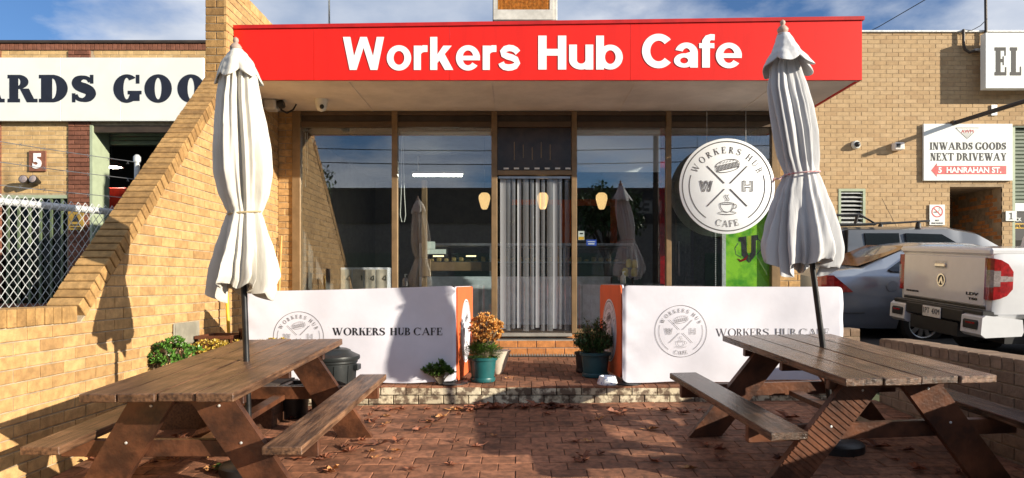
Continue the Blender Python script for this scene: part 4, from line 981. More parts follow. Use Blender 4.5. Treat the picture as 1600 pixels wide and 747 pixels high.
W(MB().box((a-.02, 12.96, d_-.02), (b+.02, 13.06, d_+.10)), 'top_frame', M['orangeframe'], t); W(MB().box((b-.10, 12.96, c_), (b+.02, 13.06, d_-.021)), 'side_frame', M['orangeframe'], t)
t = thing('orange_door_frame', 'tall orange frame seen behind the plastic strip curtain', 'frame', (X(885, 13), 13, 2))
W(MB().box((X(876, 13), 13.0, 1.03), (X(893, 13), 13.1, Z(320, 13))), 'jamb', M['orangeframe'], t); W(MB().box((X(800, 13), 13.0, Z(320, 13)+.002), (X(893, 13), 13.1, Z(312, 13))), 'lintel', M['orangeframe'], t)
for i, (p, lab) in enumerate(((757, 'oval glowing pendant lamp left of the door seen through the glass'), (848, 'oval glowing pendant lamp behind the door curtain'), (940, 'oval glowing pendant lamp right of the door in front of the dark board'))):
    Yl = 10.4; xx = X(p, Yl); zz_ = Z(327, Yl)
    t = thing('pendant_lamp', lab, 'lamp', (xx, Yl, zz_+.3), group='pendant lamps over the counter')
    W(MB().lathe([(.035, 0), (.052, .025), (.072, .09), (.088, .16), (.082, .21), (.05, .245), (.02, .25)], (xx, Yl, zz_), 20), 'shade', M['lampglow'], t, smooth=60)
    W(MB().tube([(xx, Yl, zz_+.246), (xx, Yl, 3.9)], .004, 5), 'cord', M['black'], t)
for i, (a, b, py_, Yl, lab) in enumerate(((643, 724, 271, 12.0, 'long lit ceiling tube light seen through the second window'), (748, 772, 219, 13.5, 'short lit ceiling tube light at upper right of the second window'), (838, 848, 220, 14.0, 'small lit ceiling light behind the dark pane above the door'))):
    t = thing('tube_light', lab, 'light', (X((a+b)/2, Yl), Yl, Z(py_, Yl)))
    W(MB().box((X(a, Yl), Yl, Z(py_+1, Yl)), (X(b, Yl), Yl+.10, Z(py_-4, Yl)), c=.01), 'housing', M['signwhite'], t)
    W(MB().box((X(a, Yl)+.02, Yl+.01, Z(py_+4, Yl)), (X(b, Yl)-.02, Yl+.07, Z(py_+1, Yl)-.002), c=.01), 'tube', M['tubeglow'], t)
    W(MB().box((X(a, Yl)+.1, Yl+.03, Z(py_-4, Yl)+.001), (X(a, Yl)+.12, Yl+.05, 3.9)), 'hanger', M['signwhite'], t)
# sliding door leaf parked behind the second window
t = thing('sliding_door', 'bronze framed sliding door leaf with wide middle rail behind the second window', 'door', (fx(715), YF+.12, 1.04))
W(MB().box((fx(657), YF+.10, 1.045), (fx(665.5), YF+.16, zf(280)), c=.004), 'stile', M['bronze'], t)
W(MB().box((fx(666), YF+.10, zf(423)), (fx(752), YF+.16, zf(409)), c=.004), 'middle_rail', M['bronze'], t)
W(MB().box((fx(752)+.001, YF+.105, zf(423)), (fx(767), YF+.155, zf(409))), 'middle_rail', M['bronze_dk'], t)
W(MB().box((fx(659), YF+.07, zf(432)), (fx(672), YF+.099, zf(404)), c=.006), 'handle', M['bronze'], t)
W(MB().box((fx(666), YF+.125, 1.1), (fx(767), YF+.13, zf(424))), 'lower_pane', M['caseglass'], t)
W(MB().box((fx(666), YF+.10, 1.045), (fx(767), YF+.16, 1.099), c=.004), 'bottom_rail', M['bronze'], t)
# strip curtain
t = thing('strip_curtain', 'clear plastic strip curtain hanging in the doorway', 'curtain', (fx(835), YF+.0, zf(276)))
random.seed(5); n = 12
W(MB().box((fx(779), YF+.0, zf(279)), (fx(891), YF+.03, zf(275.5))), 'hanging_rail', M['steel'], t)
for i in range(n):
    xa = fx(781+i*9.3+random.uniform(-1.6, 1.6)); wd = random.choice((.05, .062, .075)); bow = random.uniform(.004, .009); yo = YF+.03+(.016 if i % 2 else 0)+random.uniform(0, .006); sw = random.uniform(-.006, .006); zb = 1.06+random.uniform(0, .05)
    g = MB().grid(lambda u, v, xa=xa, wd=wd, bow=bow, yo=yo, sw=sw, zb=zb: (xa+wd*u+sw*(1-v)*.6, yo-bow*math.sin(math.pi*u)*(1 if i % 3 else -1)+.006*(1-v)*math.sin(v*3+i), zb+(zf(279)-zb)*v), 7, 12)
    W(g, 'plastic_strip', M['strip2'] if i % 3 == 0 else M['strip'], t, smooth=60)
# blinds with cords
t = thing('roller_blind', 'pale roller blind half lowered behind the window right of the door', 'blind', (fx(970), YF+.1, zf(201)))
W(MB().grid(lambda u, v: (fx(903)+(fx(1034)-fx(903))*u, YF+.10+.004*math.sin(u*9), zf(265)+(zf(203)-zf(265))*v), 12, 3), 'fabric', M['blind'], t, smooth=60)
W(MB().tube([(fx(903), YF+.11, zf(203)), (fx(1034), YF+.11, zf(203))], .025, 10), 'roller', M['blind'], t, smooth=50); W(MB().box((fx(903), YF+.095, zf(267)), (fx(1034), YF+.11, zf(265)-.001)), 'bottom_bar', M['signwhite'], t)
t = thing('roller_blind', 'rolled up white blind with a looped cord inside the second window', 'blind', (fx(695), YF+.1, zf(205)))
W(MB().tube([(fx(624), YF+.11, zf(206)), (fx(766), YF+.11, zf(206))], .032, 10), 'roller', M['blind'], t, smooth=50)
lp = [(fx(626), YF+.09, zf(210)), (fx(625), YF+.09, zf(300)), (fx(623.5), YF+.09, zf(335)), (fx(626), YF+.09, zf(346)), (fx(630), YF+.09, zf(346)), (fx(632), YF+.09, zf(335)), (fx(630), YF+.09, zf(300)), (fx(627.5), YF+.09, zf(210))]
W(MB().tube(lp, .006, 6), 'pull_cord', M['signwhite'], t, smooth=50)
t = thing('door_blind_cords', 'two hanging pale blind cords beside the left jamb of the first window', 'cord', (fx(476), YF+.1, zf(210)))
W(MB().tube([(fx(474), YF+.09, zf(205)), (fx(474), YF+.09, zf(290))], .004, 5), 'cord', M['signwhite'], t); W(MB().tube([(fx(477), YF+.09, zf(205)), (fx(477), YF+.09, zf(270))], .004, 5), 'cord', M['signwhite'], t)
# stickers and papers on the glass
def sticker(name, label, cat, a, b, c_, d_, m, extra=None, Y=None):
    Y = Y or YF+.005
    t = thing(name, label, cat, ((a+b)/2/1-PX and (((a+b)/2-PX)*Y/F), Y, ZC+(HY-(c_+d_)/2)*Y/F))
    q = pxr(a, c_, b, d_, Y); W(MB().box((q[0], Y, q[2]), (q[1], Y+.002, q[3])), 'sheet', m, t)
    if extra:
        for (e0, f0, e1, f1, mm) in extra:
            q = pxr(e0, f0, e1, f1, Y); W(MB().box((q[0], Y-.0008, q[2]), (q[1], Y-.0002, q[3])), 'printed_patch', mm, t)
    return t
# stickers sit just behind the pane
sticker('window_sticker', 'small white and yellow sticker on the glass right of the door', 'sticker', 903.5, 913, 361, 375, M['signwhite'], [(904, 370, 912.5, 374.5, M['yellow']), (906, 364, 911, 366, M['ink'])], YF+.012)
sticker('window_sticker', 'blue sticker with white print on the glass right of the door', 'sticker', 916, 932, 374.5, 384, M['blue'], [(918, 377, 930, 378.2, M['signwhite']), (919, 380, 929, 382, M['signwhite'])], YF+.012)
sticker('paper_notice', 'pale square paper above a longer paper behind the sliding door glass', 'paper', 667, 680, 377.5, 389, M['paper'], None, YF+.17)
sticker('paper_notice', 'long pale paper taped low behind the sliding door glass', 'paper', 667, 697, 389.5, 397, M['paper'], None, YF+.17)
for (p, q_, lab, Y) in ((633, 447, 'clear pump bottle of sanitiser on the sill of the second window', 9.45), (973.5, 443, 'white pump bottle of sanitiser on the sill right of the door', 9.45)):
    xx = (p-PX)*Y/F; zz_ = ZC+(HY-q_)*Y/F
    t = thing('pump_bottle', lab, 'bottle', (xx, Y, zz_))
    W(MB().lathe([(.035, 0), (.037, .01), (.037, .09), (.03, .11), (.012, .12)], (xx, Y, zz_), 14), 'bottle', M['lampclear'] if p < 700 else M['potwhite'], t, smooth=50)
    W(MB().tube([(xx, Y, zz_+.12), (xx, Y, zz_+.16)], .008, 8).tube([(xx-.005, Y, zz_+.16), (xx+.03, Y, zz_+.158)], .006, 6), 'pump', M['signwhite'], t)
for (a, b, z_, lab) in ((625, 655, 447, 'low dark bench holding the clear pump bottle'), (950, 1038, 443, 'dark bench top right of the door holding the white pump bottle')):
    Y = 9.3; t = thing('sill_bench', lab, 'bench', ((a+b)/2*0+(((a+b)/2-PX)*Y/F), Y+.2, 1.03)); zz_ = ZC+(HY-z_)*9.45/F
    W(MB().box(((a-PX)*Y/F, Y, zz_-.04), ((b-PX)*Y/F, Y+.4, zz_-.001), c=.004), 'top', M['black'], t)
    for xx in ((a-PX)*Y/F+.02, (b-PX)*Y/F-.06): W(MB().box((xx, Y+.02, 1.03), (xx+.04, Y+.38, zz_-.041)), 'leg', M['black'], t)
# cupboards and plant behind the first window
Y = 10.2; t = thing('low_cupboard', 'row of pale cupboard doors behind the first window', 'cupboard', ((568-PX)*Y/F, Y, 1.03))
q = pxr(532, 418, 606, 470, Y); W(MB().box((q[0], Y, 1.03), (q[1], Y+.4, q[3]), c=.005), 'carcass', M['counter'], t)
for i in range(4):
    w_ = (q[1]-q[0])/4; d_ = W(MB().box((q[0]+w_*i+.008, Y-.018, 1.1), (q[0]+w_*(i+1)-.008, Y-.001, q[3]-.03), c=.004), 'cupboard_door', M['potwhite'], t)
    W(MB().tube([(q[0]+w_*(i+.8), Y-.02, q[3]-.12), (q[0]+w_*(i+.85), Y-.045, q[3]-.15), (q[0]+w_*(i+.8), Y-.02, q[3]-.19)], .007, 6), 'handle', M['black'], d_)
# red column inside right of door
t = tag(W(MB().box(((1030-PX)*9.35/F, 9.3, 1.03), ((1038-PX)*9.35/F, 9.4, 3.9), c=.004), 'red_post', M['lampred']), 'thin red post inside the glass left of the round cafe sign', 'post')
t = thing('drinks_fridge', 'dark upright fridge behind the glass below the round cafe sign', 'fridge', (2.2, 10.2, 1.03))
W(MB().box((2.25, 10.0, 1.03), (2.95, 10.7, 3.0), c=.02), 'cabinet', M['black'], t); W(MB().box((2.29, 9.975, 1.15), (2.91, 9.998, 2.9), c=.006), 'door', M['carglass'], t); W(MB().tube([(2.33, 9.94, 1.8), (2.33, 9.94, 2.3)], .012, 8), 'handle', M['steel'], t)
# green drink poster
t = thing('energy_drink_poster', 'bright green drink poster with a black V emblem in the right window', 'poster', (fx(1170), YF+.05, zf(380)))
q = pxr(1134, 318, 1203, 452, YF+.04)
W(MB().box((q[0], YF+.04, q[2]), (q[1], YF+.046, q[3])), 'poster_sheet', M['poster'], t)
W(MB().box((q[0]-.05, YF+.03, q[2]), (q[0]-.001, YF+.05, q[3]+.1)), 'edge_strip', M['galv'], t)
Yp = YF+.04; vx = lambda p: (p-PX)*Yp/F; vz = lambda p: ZC+(HY-p)*Yp/F
vp = [(1155, 372), (1165, 370), (1166, 392), (1169, 397), (1172, 392), (1172, 368), (1181, 368), (1182, 374), (1179, 376), (1179, 396), (1170, 409), (1161, 398), (1159, 378), (1155, 377)]
M['vy'] = mat('yellow_green_print', (.55, .65, .03), .4)
W(flat([[(vx(1154), vz(371)), (vx(1166), vz(369)), (vx(1167), vz(394)), (vx(1170), vz(399)), (vx(1170), vz(411)), (vx(1159), vz(399)), (vx(1158), vz(378)), (vx(1154), vz(377))][::-1],
        [(vx(1171), vz(399)), (vx(1174), vz(393)), (vx(1174), vz(368)), (vx(1184), vz(367)), (vx(1185), vz(374)), (vx(1181), vz(376)), (vx(1181), vz(398)), (vx(1171), vz(411))][::-1]], FR(Yp), .003), 'emblem', M['ink'], t)
W(flat([R4(vx(1167.6), vz(395), vx(1173.4), vz(369))], FR(Yp), .0015), 'emblem_centre', M['vy'], t)
W(flat(ribbon([(vx(1152), vz(404)), (vx(1157), vz(408)), (vx(1164), vz(405)), (vx(1168), vz(399))], [.005, .03, .03, .008]), FR(Yp), .006), 'emblem_swoosh', M['lampred'], t)
W(flat(ribbon([(vx(1153), vz(380)), (vx(1148), vz(388)), (vx(1150), vz(398)), (vx(1158), vz(402))], .012)+ribbon([(vx(1183), vz(372)), (vx(1189), vz(378)), (vx(1189), vz(390)), (vx(1182), vz(398))], .012), FR(Yp), .001), 'emblem_vines', M['greendark'], t)
# bead chain beside poster
bc = MB(); 
for i in range(40): bc.lathe([(.002, -.012), (.010, 0), (.002, .012)], (fx(1120), YF+.06, zf(362)-i*.028), 6)
tag(W(bc, 'bead_chain', M['galv'], smooth=60), 'hanging metal bead chain left of the green poster', 'chain')
# round hanging sign
Ys = 8.86; cx_ = (1135-PX)*Ys/F; cz_ = ZC+(HY-291.5)*Ys/F; R_ = 74.5*Ys/F
t = thing('round_cafe_sign', 'large round white sign with cafe badge hanging in front of the right window', 'sign', (cx_, Ys, cz_))
W(MB().lathe([(R_-.006, .012), (R_, .015), (R_, .025), (R_-.004, .028)], (cx_, Ys, cz_), 72, Matrix.Rotation(math.radians(90), 3, 'X')), 'disc', M['roundwhite'], t, smooth=40)
d0 = .03
W(flat([[(p[0]*R_, p[1]*R_) for p in q] for q in logo(.013)], (Vector((cx_, Ys-.0285, cz_)),)+XZ, .002), 'badge', M['greyink'], t)
for s in (-.25, .25): W(MB().tube([(cx_+s, Ys, cz_+math.sqrt(R_*R_-s*s)-.01), (cx_+s, Ys, 3.953)], .003, 5), 'hanging_wire', M['galv'], t)
# ---------------------------------------------------------------- cafe barriers
def barrier(name, label, x0, x1, z0l, z0r, z1l, z1r, Y, cx, cz, r, tx0, tx1, tz, th, inkm, seed, postgap=None):
    random.seed(seed); t = thing(name, label, 'banner', ((x0+x1)/2, Y, PZ(Y)))
    cr = .06; ph = random.uniform(0, 6)
    def disp(x, z): return .009*math.sin(x*2.3+ph+z*1.2)+.006*math.sin(x*5.1+z*3+ph*2)+.004*math.sin(z*9+x*2)+.003*math.sin(x*11-z*7)+.007*math.sin(26*(abs(x-(x0+x1)/2)-z))*math.exp(-((x1-x0)/2-abs(x-(x0+x1)/2))/.10)
    def pt(u, v):
        x = x0+(x1-x0)*u; zb = z0l+(z0r-z0l)*u+.006*math.sin(u*15+ph)-.008*math.sin(math.pi*u); zt = z1l+(z1r-z1l)*u-.006*math.sin(math.pi*u)
        du = min(u, 1-u)*(x1-x0)
        if du < cr: k_ = cr-math.sqrt(max(0, cr*cr-(cr-du)**2)); zt -= k_; zb += k_*.7
        z = zb+(zt-zb)*v; e = max(0, 1-du/.03)
        return (x, Y-disp(x, z)+.012*e, z)
    nu = 70
    us = [0, .002, .005, .009, .014, .02, .028]+[.028+(1-.056)*i/56 for i in range(1, 56)]+[1-.028, 1-.02, 1-.014, 1-.009, 1-.005, 1-.002, 1]
    g = MB(); vs = []; nv = 16
    for j in range(nv):
        for u in us: vs.append(pt(u, j/(nv-1)))
    n_ = len(us); front = [(j*n_+i, j*n_+i+1, (j+1)*n_+i+1, (j+1)*n_+i) for j in range(nv-1) for i in range(n_-1)]
    k_ = len(vs); vs2 = vs+[(v[0], v[1]+.025, v[2]) for v in vs]
    back = [tuple(k_+i for i in f[::-1]) for f in front]
    rim = [(i+1, i, k_+i, k_+i+1) for i in range(n_-1)]+[((nv-1)*n_+i, (nv-1)*n_+i+1, k_+(nv-1)*n_+i+1, k_+(nv-1)*n_+i) for i in range(n_-1)]
    rim += [(j*n_, (j+1)*n_, k_+(j+1)*n_, k_+j*n_) for j in range(nv-1)]+[((j+1)*n_+n_-1, j*n_+n_-1, k_+j*n_+n_-1, k_+(j+1)*n_+n_-1) for j in range(nv-1)]
    g.add(vs2, front+back+rim)
    fb_ = W(g, 'fabric', M['banner'], t, smooth=50)
    fr = (Vector((0, Y, 0)),)+XZ
    W(flat([[(p[0]*r+cx, p[1]*r+cz) for p in q] for q in logo(.0085)], fr, .003, lambda p: disp(p[0], p[1])), 'badge', M['dkgreyink'], t)
    pol, w_ = serif_text('WORKERS  HUB CAFE', th, .19 if inkm is M['ink'] else .11, .06 if inkm is M['ink'] else .04, .06, tx1-tx0, space=.30)
    W(flat([[(p[0]+tx0, p[1]+tz) for p in q] for q in pol], fr, .003, lambda p: disp(p[0], p[1])), 'lettering', inkm, t)
    for x in (x0+.03, x1-.03):
        W(MB().tube([(x, Y+.05, PZ(Y)+.012), (x, Y+.05, z1l-.03)], .016, 10), 'post', M['pole'], t, smooth=50)
    for x in (x0+.05, x1-.05 if postgap is None else x1+.03):
        f = W(MB().lathe([(.15, 0), (.15, .012), (.05, .018), (.025, .05), (.022, .06)], (x, Y+.08, PZ(Y)+.001), 20), 'foot_plate', M['black'], t, smooth=30)
    return t
YB = 6.66; b = lambda p: (p-PX)*YB/F; bz = lambda p: ZC+(HY-p)*YB/F
barrier('cafe_barrier', 'white fabric barrier with black cafe lettering left of the doorway steps', b(383), b(712), bz(597), bz(597), bz(455.5), bz(446.5), YB, b(467), bz(526), 41.5*YB/F, b(519.5), b(692), bz(523.8), 11.6*YB/F, M['ink'], 2)
barrier('cafe_barrier', 'white fabric barrier with grey cafe lettering right of the doorway behind the table', b(973), b(1318), bz(597), bz(592), bz(446), bz(448), YB, b(1063.5), bz(517.5), 43*YB/F, b(1118), b(1297), bz(525.5), 12*YB/F, M['greyink'], 5)
def end_panel(label, xa, ya, xb, yb, z0, z1, side, cu, cz, rr):
    """orange fabric return panel from the near post (xa,ya) to the far post (xb,yb)"""
    a = Vector((xa, ya, 0)); d = Vector((xb-xa, yb-ya, 0)); ln = d.length; U = d.normalized(); Nn = U.cross(Vector((0, 0, 1)))*side
    t = thing('barrier_panel', label, 'banner', (xa, ya, PZ(ya)))
    fr = (a, U, Vector((0, 0, 1)), Nn); r_ = .055
    out_ = []
    for (cx_, cz_, a0) in ((ln-r_, z0+r_, -90), (ln-r_, z1-r_, 0), (r_, z1-r_, 90), (r_, z0+r_, 180)):
        out_ += [(cx_+r_*math.cos(math.radians(a0+k_*22.5)), cz_+r_*math.sin(math.radians(a0+k_*22.5))) for k_ in range(5)]
    W(MB().prism(out_, -.018, 0, fr), 'fabric', M['bannerorange'], t)
    W(MB().prism([(p[0]*1.0+(-.004 if p[0] < ln/2 else .004), p[1]+(.004 if p[1] > (z0+z1)/2 else -.004)) for p in out_], -.034, -.0185, fr), 'white_back', M['banner'], t)
    q = ring(0, 0, rr, rr, rr*.02, rr*.02, 0, 360, 48)
    disc = [[(cu+rr*math.cos(2*math.pi*k_/48), cz+rr*math.sin(2*math.pi*k_/48)) for k_ in range(48)]]
    W(flat(disc, fr, .0015), 'white_disc', M['banner'], t)
    W(flat([[((p[0])*rr*side_+cu, p[1]*rr+cz) for p in q_] for side_ in ((1 if side > 0 else -1),) for q_ in logo(.016)], fr, .003), 'badge', M['greyink'], t)
    for s in (.03, ln-.03): W(MB().tube([a+U*s-Nn*.05+Vector((0, 0, PZ(ya)+.01)), a+U*s-Nn*.05+Vector((0, 0, z1-.02))], .013, 8), 'post', M['pole'], t, smooth=50)
    W(MB().tube([a+U*.03-Nn*.05+Vector((0, 0, z1+.0)), a+U*(ln-.03)-Nn*.05+Vector((0, 0, z1+.0))], .013, 8), 'top_bar', M['pole'], t, smooth=50)
    W(MB().box((xa-.09, ya-.02, PZ(ya)+.001), (xa+.10, ya+.14, PZ(ya)+.016), c=.004), 'foot_plate', M['black'], t)
    return t
end_panel('orange fabric return panel with white round badge beside the orange succulent pot', -.578, 6.72, -.495, 7.72, bz(597)+.0, bz(448.5), 1, .52, 1.20, .33)
end_panel('orange fabric return panel with shaded round badge beside the slate blue pot', 1.02, 6.80, .93, 7.76, bz(594), bz(445.5), -1, .50, 1.20, .33)

# ---------------------------------------------------------------- picnic tables
def table(label, cx, cy, rz, Wd, Ln, bench_off, top_m, leg_m, lseed, inset=.28, Hh=.75, thick=.048, grooved=False, bench_m=None):
    random.seed(lseed); t = thing('picnic_table', label, 'table', (cx, cy, GZ(cx, cy)), (math.atan(.066), -.0105, rz)); bench_m = bench_m or top_m
    pw = Wd/4
    for i in range(4):
        x = -Wd/2+pw*i; e = random.uniform(-.012, .012)
        MB().box((x+.0045, -Ln/2+e, Hh-thick+random.uniform(0, .003)), (x+pw-.0045, Ln/2+random.uniform(-.012, .012), Hh+random.uniform(-.002, .002)), c=.005).build('top_plank', top_m, t)
    for y in (-Ln/2+inset, Ln/2-inset, 0): MB().box((-Wd/2+.09, y+.026, Hh-thick-.085), (Wd/2-.09, y+.068, Hh-thick-.001), c=.004).build('top_batten', leg_m, t)
    for s in (-1, 1):
        y = s*(Ln/2-inset); 
        for k_, sx in ((0, -1), (1, 1)):
            xt, xb = sx*.15, sx*(bench_off-.08); yo = -.0255 if k_ == 0 else -.0255; lw = .265
            poly = [(xb-lw/2, .0), (xb+lw/2, .0), (xt+lw/2, Hh-thick-.002), (xt-lw/2, Hh-thick-.002)]
            d0, d1 = (y-.024, y+.024)
            lg = MB().prism(poly, -(y+.024), -(y-.024), (Vector((0, 0, 0)), Vector((1, 0, 0)), Vector((0, 0, 1)), Vector((0, -1, 0)))).build('leg', leg_m, t)
            if s == -1:
                for zz_, dx in ((.40, .0), (.62, .02)):
                    f_ = (zz_)/(Hh-thick); bx_ = xb+(xt-xb)*f_+dx
                    MB().lathe([(.008, 0), (.008, .005), (.004, .007)], (bx_, y-.024, zz_), 10, Matrix.Rotation(math.radians(90), 3, 'X')).build('bolt_head', M['galv'], lg, smooth=40)
            if grooved and s == -1 and k_ == 0:
                gm_ = MB(); nst = 30
                for i in range(nst):
                    f0, f1 = i/nst, (i+.55)/nst; z0_, z1_ = .01+f0*(Hh-thick-.02), .01+f1*(Hh-thick-.02)
                    xa_ = xb+(xt-xb)*(z0_/(Hh-thick)); xc_ = xb+(xt-xb)*(z1_/(Hh-thick))
                    # grooves run square across the board, so tilt each rib
                    axd = Vector((xt-xb, Hh-thick)).normalized(); c0_ = Vector((xb, 0))+axd*(-.12+i*1.02/nst); pn = Vector((-axd.y, axd.x))
                    q_ = [tuple(c0_+pn*.4), tuple(c0_-pn*.4), tuple(c0_-pn*.4+axd*.020), tuple(c0_+pn*.4+axd*.020)]
                    q_ = clip(clip(q_, 0, -1, -.004), 0, 1, Hh-thick-.004); kx_ = (xt-xb)/(Hh-thick)
                    q_ = clip(clip(q_, 1, -kx_, xb+lw/2-.004), -1, kx_, -(xb-lw/2+.004))
                    if len(q_) > 2: gm_.prism(q_, -(y-.0245), -(y-.0285), (Vector((0, 0, 0)), Vector((1, 0, 0)), Vector((0, 0, 1)), Vector((0, -1, 0))))
                gm_.build('grooves', leg_m, lg, kind='stuff')
        MB().box((-bench_off-.10, y+.026, .30), (bench_off+.10, y+.070, .402), c=.004).build('bench_beam', leg_m, t)
    for s in (-1, 1): MB().box((s*bench_off-.112, -Ln/2+random.uniform(-.01, .01), .405), (s*bench_off+.112, Ln/2+random.uniform(-.01, .01), .452), c=.005).build('bench_plank', bench_m, t)
    MB().box((-.045, -Ln/2+inset+.07, .31), (.045, Ln/2-inset-.03, .35), c=.004).build('centre_brace', leg_m, t)
    return t
tl = table('worn brown timber picnic table with benches beside the brick wing wall', -1.915, 4.82, math.radians(-2.4), .87, 2.02, .68, M['woodtop'], M['woodleg'], 4)
tr = table('wet dark timber picnic table with a ribbed front leg on the right', 2.25, 4.92, math.radians(6.2), .95, 1.75, .80, M['woodwet'], M['woodleg'], 8, grooved=True)

# ---------------------------------------------------------------- folded umbrellas
def umbrella(label, base, top, prof, capprof, tie, m, seed, hemamp, lean_pts, cordm, cordtail=0, flats=1.0):
    """prof: list of (z, centre x offset, half width); capprof the same for the small top skirt"""
    random.seed(seed); t = thing('folded_umbrella', label, 'umbrella', (base[0], base[1], base[2]))
    bx_, by_ = base[0], base[1]
    ax = lambda z: bx_+(top[0]-bx_)*max(0, (z-base[2]))/(top[2]-base[2])
    ay = lambda z: by_+(top[1]-by_)*max(0, (z-base[2]))/(top[2]-base[2])
    W(MB().tube([(bx_, by_, base[2]-.0), (top[0], top[1], top[2]-.12)], .021, 14), 'pole', M['pole'], t, smooth=50)
    zf_ = top[2]-.125
    W(MB().lathe([(.040, 0), (.044, .012), (.030, .025), (.038, .04), (.040, .055), (.028, .072), (.014, .085), (.020, .10), (.016, .115), (.004, .125)], (top[0], top[1], zf_), 20), 'finial', M['finial'], t, smooth=50)
    phs = [random.uniform(0, 6.28) for _ in range(8)]; nf = 8
    def interp(P_, z):
        P_ = sorted(P_)
        if z <= P_[0][0]: return P_[0][1:]
        for a, b_ in zip(P_, P_[1:]):
            if z <= b_[0]:
                f = (z-a[0])/(b_[0]-a[0]); f = f*f*(3-2*f)*.5+f*.5; return tuple(a[i]+(b_[i]-a[i])*f for i in (1, 2))
        return P_[-1][1:]
    def fold(th, z, amp):
        s = 2*abs(math.cos((nf*th+phs[0]+.5*math.sin(z*2.2+phs[1])+.9*math.sin(2*th+phs[5])+.5*math.sin(3*th+phs[7]))/2))**.8-1; s = s if nf % 2 == 0 else s
        s2 = math.sin((nf*2+1)*th+phs[2]+z*1.3); s3 = math.sin(3*th+phs[3]+z*2); s4 = math.sin(23*th+phs[4]-z*2.5)
        return 1-amp*(.62-.52*s)+amp*.30*s2+amp*.22*s3+amp*.16*s4
    zs = [p[0] for p in prof]; z0, z1 = min(zs), max(zs); nth, nz_ = 180, 90
    def pt(u, v):
        th = 2*math.pi*u; z = z0+(z1-z0)*v; xo, hw = interp(prof, z)
        amp = .21+.09*math.sin(v*3)
        k_ = abs(z-tie); 
        if k_ < .10: amp = amp*.45+amp*.55*(k_/.10)
        if z < tie: amp = .17+.32*min(1, (tie-z)/(tie-z0))
        r = hw*1.0*fold(th, z, amp)
        hem = hemamp*(1-v)**6*(.35*math.cos(nf*th+phs[0]+.4+.8*math.sin(2*th))+.65*math.sin(3*th+phs[6])+.3*math.sin(5*th+phs[2]))+((1-v)**5)*hemamp*-.9*(0 if True else 1)
        return (ax(z)+xo+r*math.cos(th), ay(z)+r*flats*math.sin(th), z+hem)
    g = MB().grid(pt, nth, nz_, closeu=True); k_ = len(g.v)
    # inner layer gives the cloth a thickness and closes the hem
    inn = [(ax(v[2])+(v[0]-ax(v[2]))*.975, ay(v[2])+(v[1]-ay(v[2]))*.975, v[2]) for v in g.v]
    fs = list(g.f); g.v += inn; g.f += [tuple(i+k_ for i in f[::-1]) for f in fs]+[((i+1) % nth, i, k_+i, k_+(i+1) % nth) for i in range(nth)]
    can_ = W(g, 'canopy', m, t, smooth=75)
    cz0, cz1 = min(p[0] for p in capprof), max(p[0] for p in capprof)
    def pc(u, v):
        th = 2*math.pi*u; z = cz0+(cz1-cz0)*v; xo, hw = interp(capprof, z)
        r = hw*(1-.24*(1-v)*(1-abs(math.cos(3*th+phs[6])))+.04*(1-v)*math.sin(9*th+phs[3])+.03*math.sin(5*th+v*4)); hem = .05*(1-v)**2*(.5-abs(math.cos(3*th+phs[6])))-.03*(1-v)*math.cos(th+phs[2])
        return (ax(z)+xo+r*math.cos(th), ay(z)+r*math.sin(th), z+hem)
    c_ = MB().grid(pc, 150, 26, closeu=True); k_ = len(c_.v)
    inn = [(ax(v[2])+(v[0]-ax(v[2]))*.97, ay(v[2])+(v[1]-ay(v[2]))*.97, v[2]-.002) for v in c_.v]; fs = list(c_.f)
    c_.v += inn; c_.f += [tuple(i+k_ for i in f[::-1]) for f in fs]+[((i+1) % 150, i, k_+i, k_+(i+1) % 150) for i in range(150)]
    W(c_, 'top_skirt', m, t, smooth=75)
    xo, hw = interp(prof, tie); rr = hw*1.0
    pts = [(ax(tie)+xo+rr*math.cos(a)*1.01, ay(tie)+rr*math.sin(a)*1.01, tie+.012*math.sin(a+1)) for a in (2*math.pi*i/40 for i in range(41))]
    W(MB().tube(pts, .007, 6), 'tie_cord', cordm, t, smooth=50)
    if cordtail:
        p0 = Vector(pts[20]); W(MB().tube([p0, p0+Vector((-.05, -.02, -.035)), p0+Vector((-.09, -.02, -.03)), p0+Vector((-.10, -.02, -.06))], .008, 6), 'cord_tail', cordm, t, smooth=50)
    nr = 8; rb_ = MB()
    for i in range(nr):
        a = 2*math.pi*i/nr; W(MB().tube([(ax(z1)+.02*math.cos(a), ay(z1)+.02*math.sin(a), z1-.1), (ax(z0+.2)+.075*math.cos(a), ay(z0+.2)+.075*math.sin(a), z0+.16)], .008, 5), 'rib', M['timber'], t)
    return t
def UP(Yu, cxp, rows): # photo rows (y, left, right) -> (z, offset from axis, half width)
    out_ = []
    for (y, l, r) in rows:
        c = (l+r)/2; out_.append((ZC+(HY-y)*Yu/F, (c-PX)*Yu/F-cxp(y), (r-l)/2*Yu/F))
    return out_
Yl = 4.75; lx = lambda p: (p-PX)*Yl/F
axl = lambda y: lx(385)+(lx(368)-lx(385))*(566-y)/(566-60)
zt_l, zb_l = ZC+(HY-58)*Yl/F, ZC+(HY-566)*Yl/F
base_l = Vector((lx(385.5), Yl, GZ(lx(386), Yl)+.05)); k_ = (base_l.z-zb_l)/(zt_l-zb_l)
lt = Vector((lx(368.5), Yl, zt_l)); lb2 = Vector((lx(385.5), Yl, zb_l)); base_l = lb2+(lt-lb2)*k_
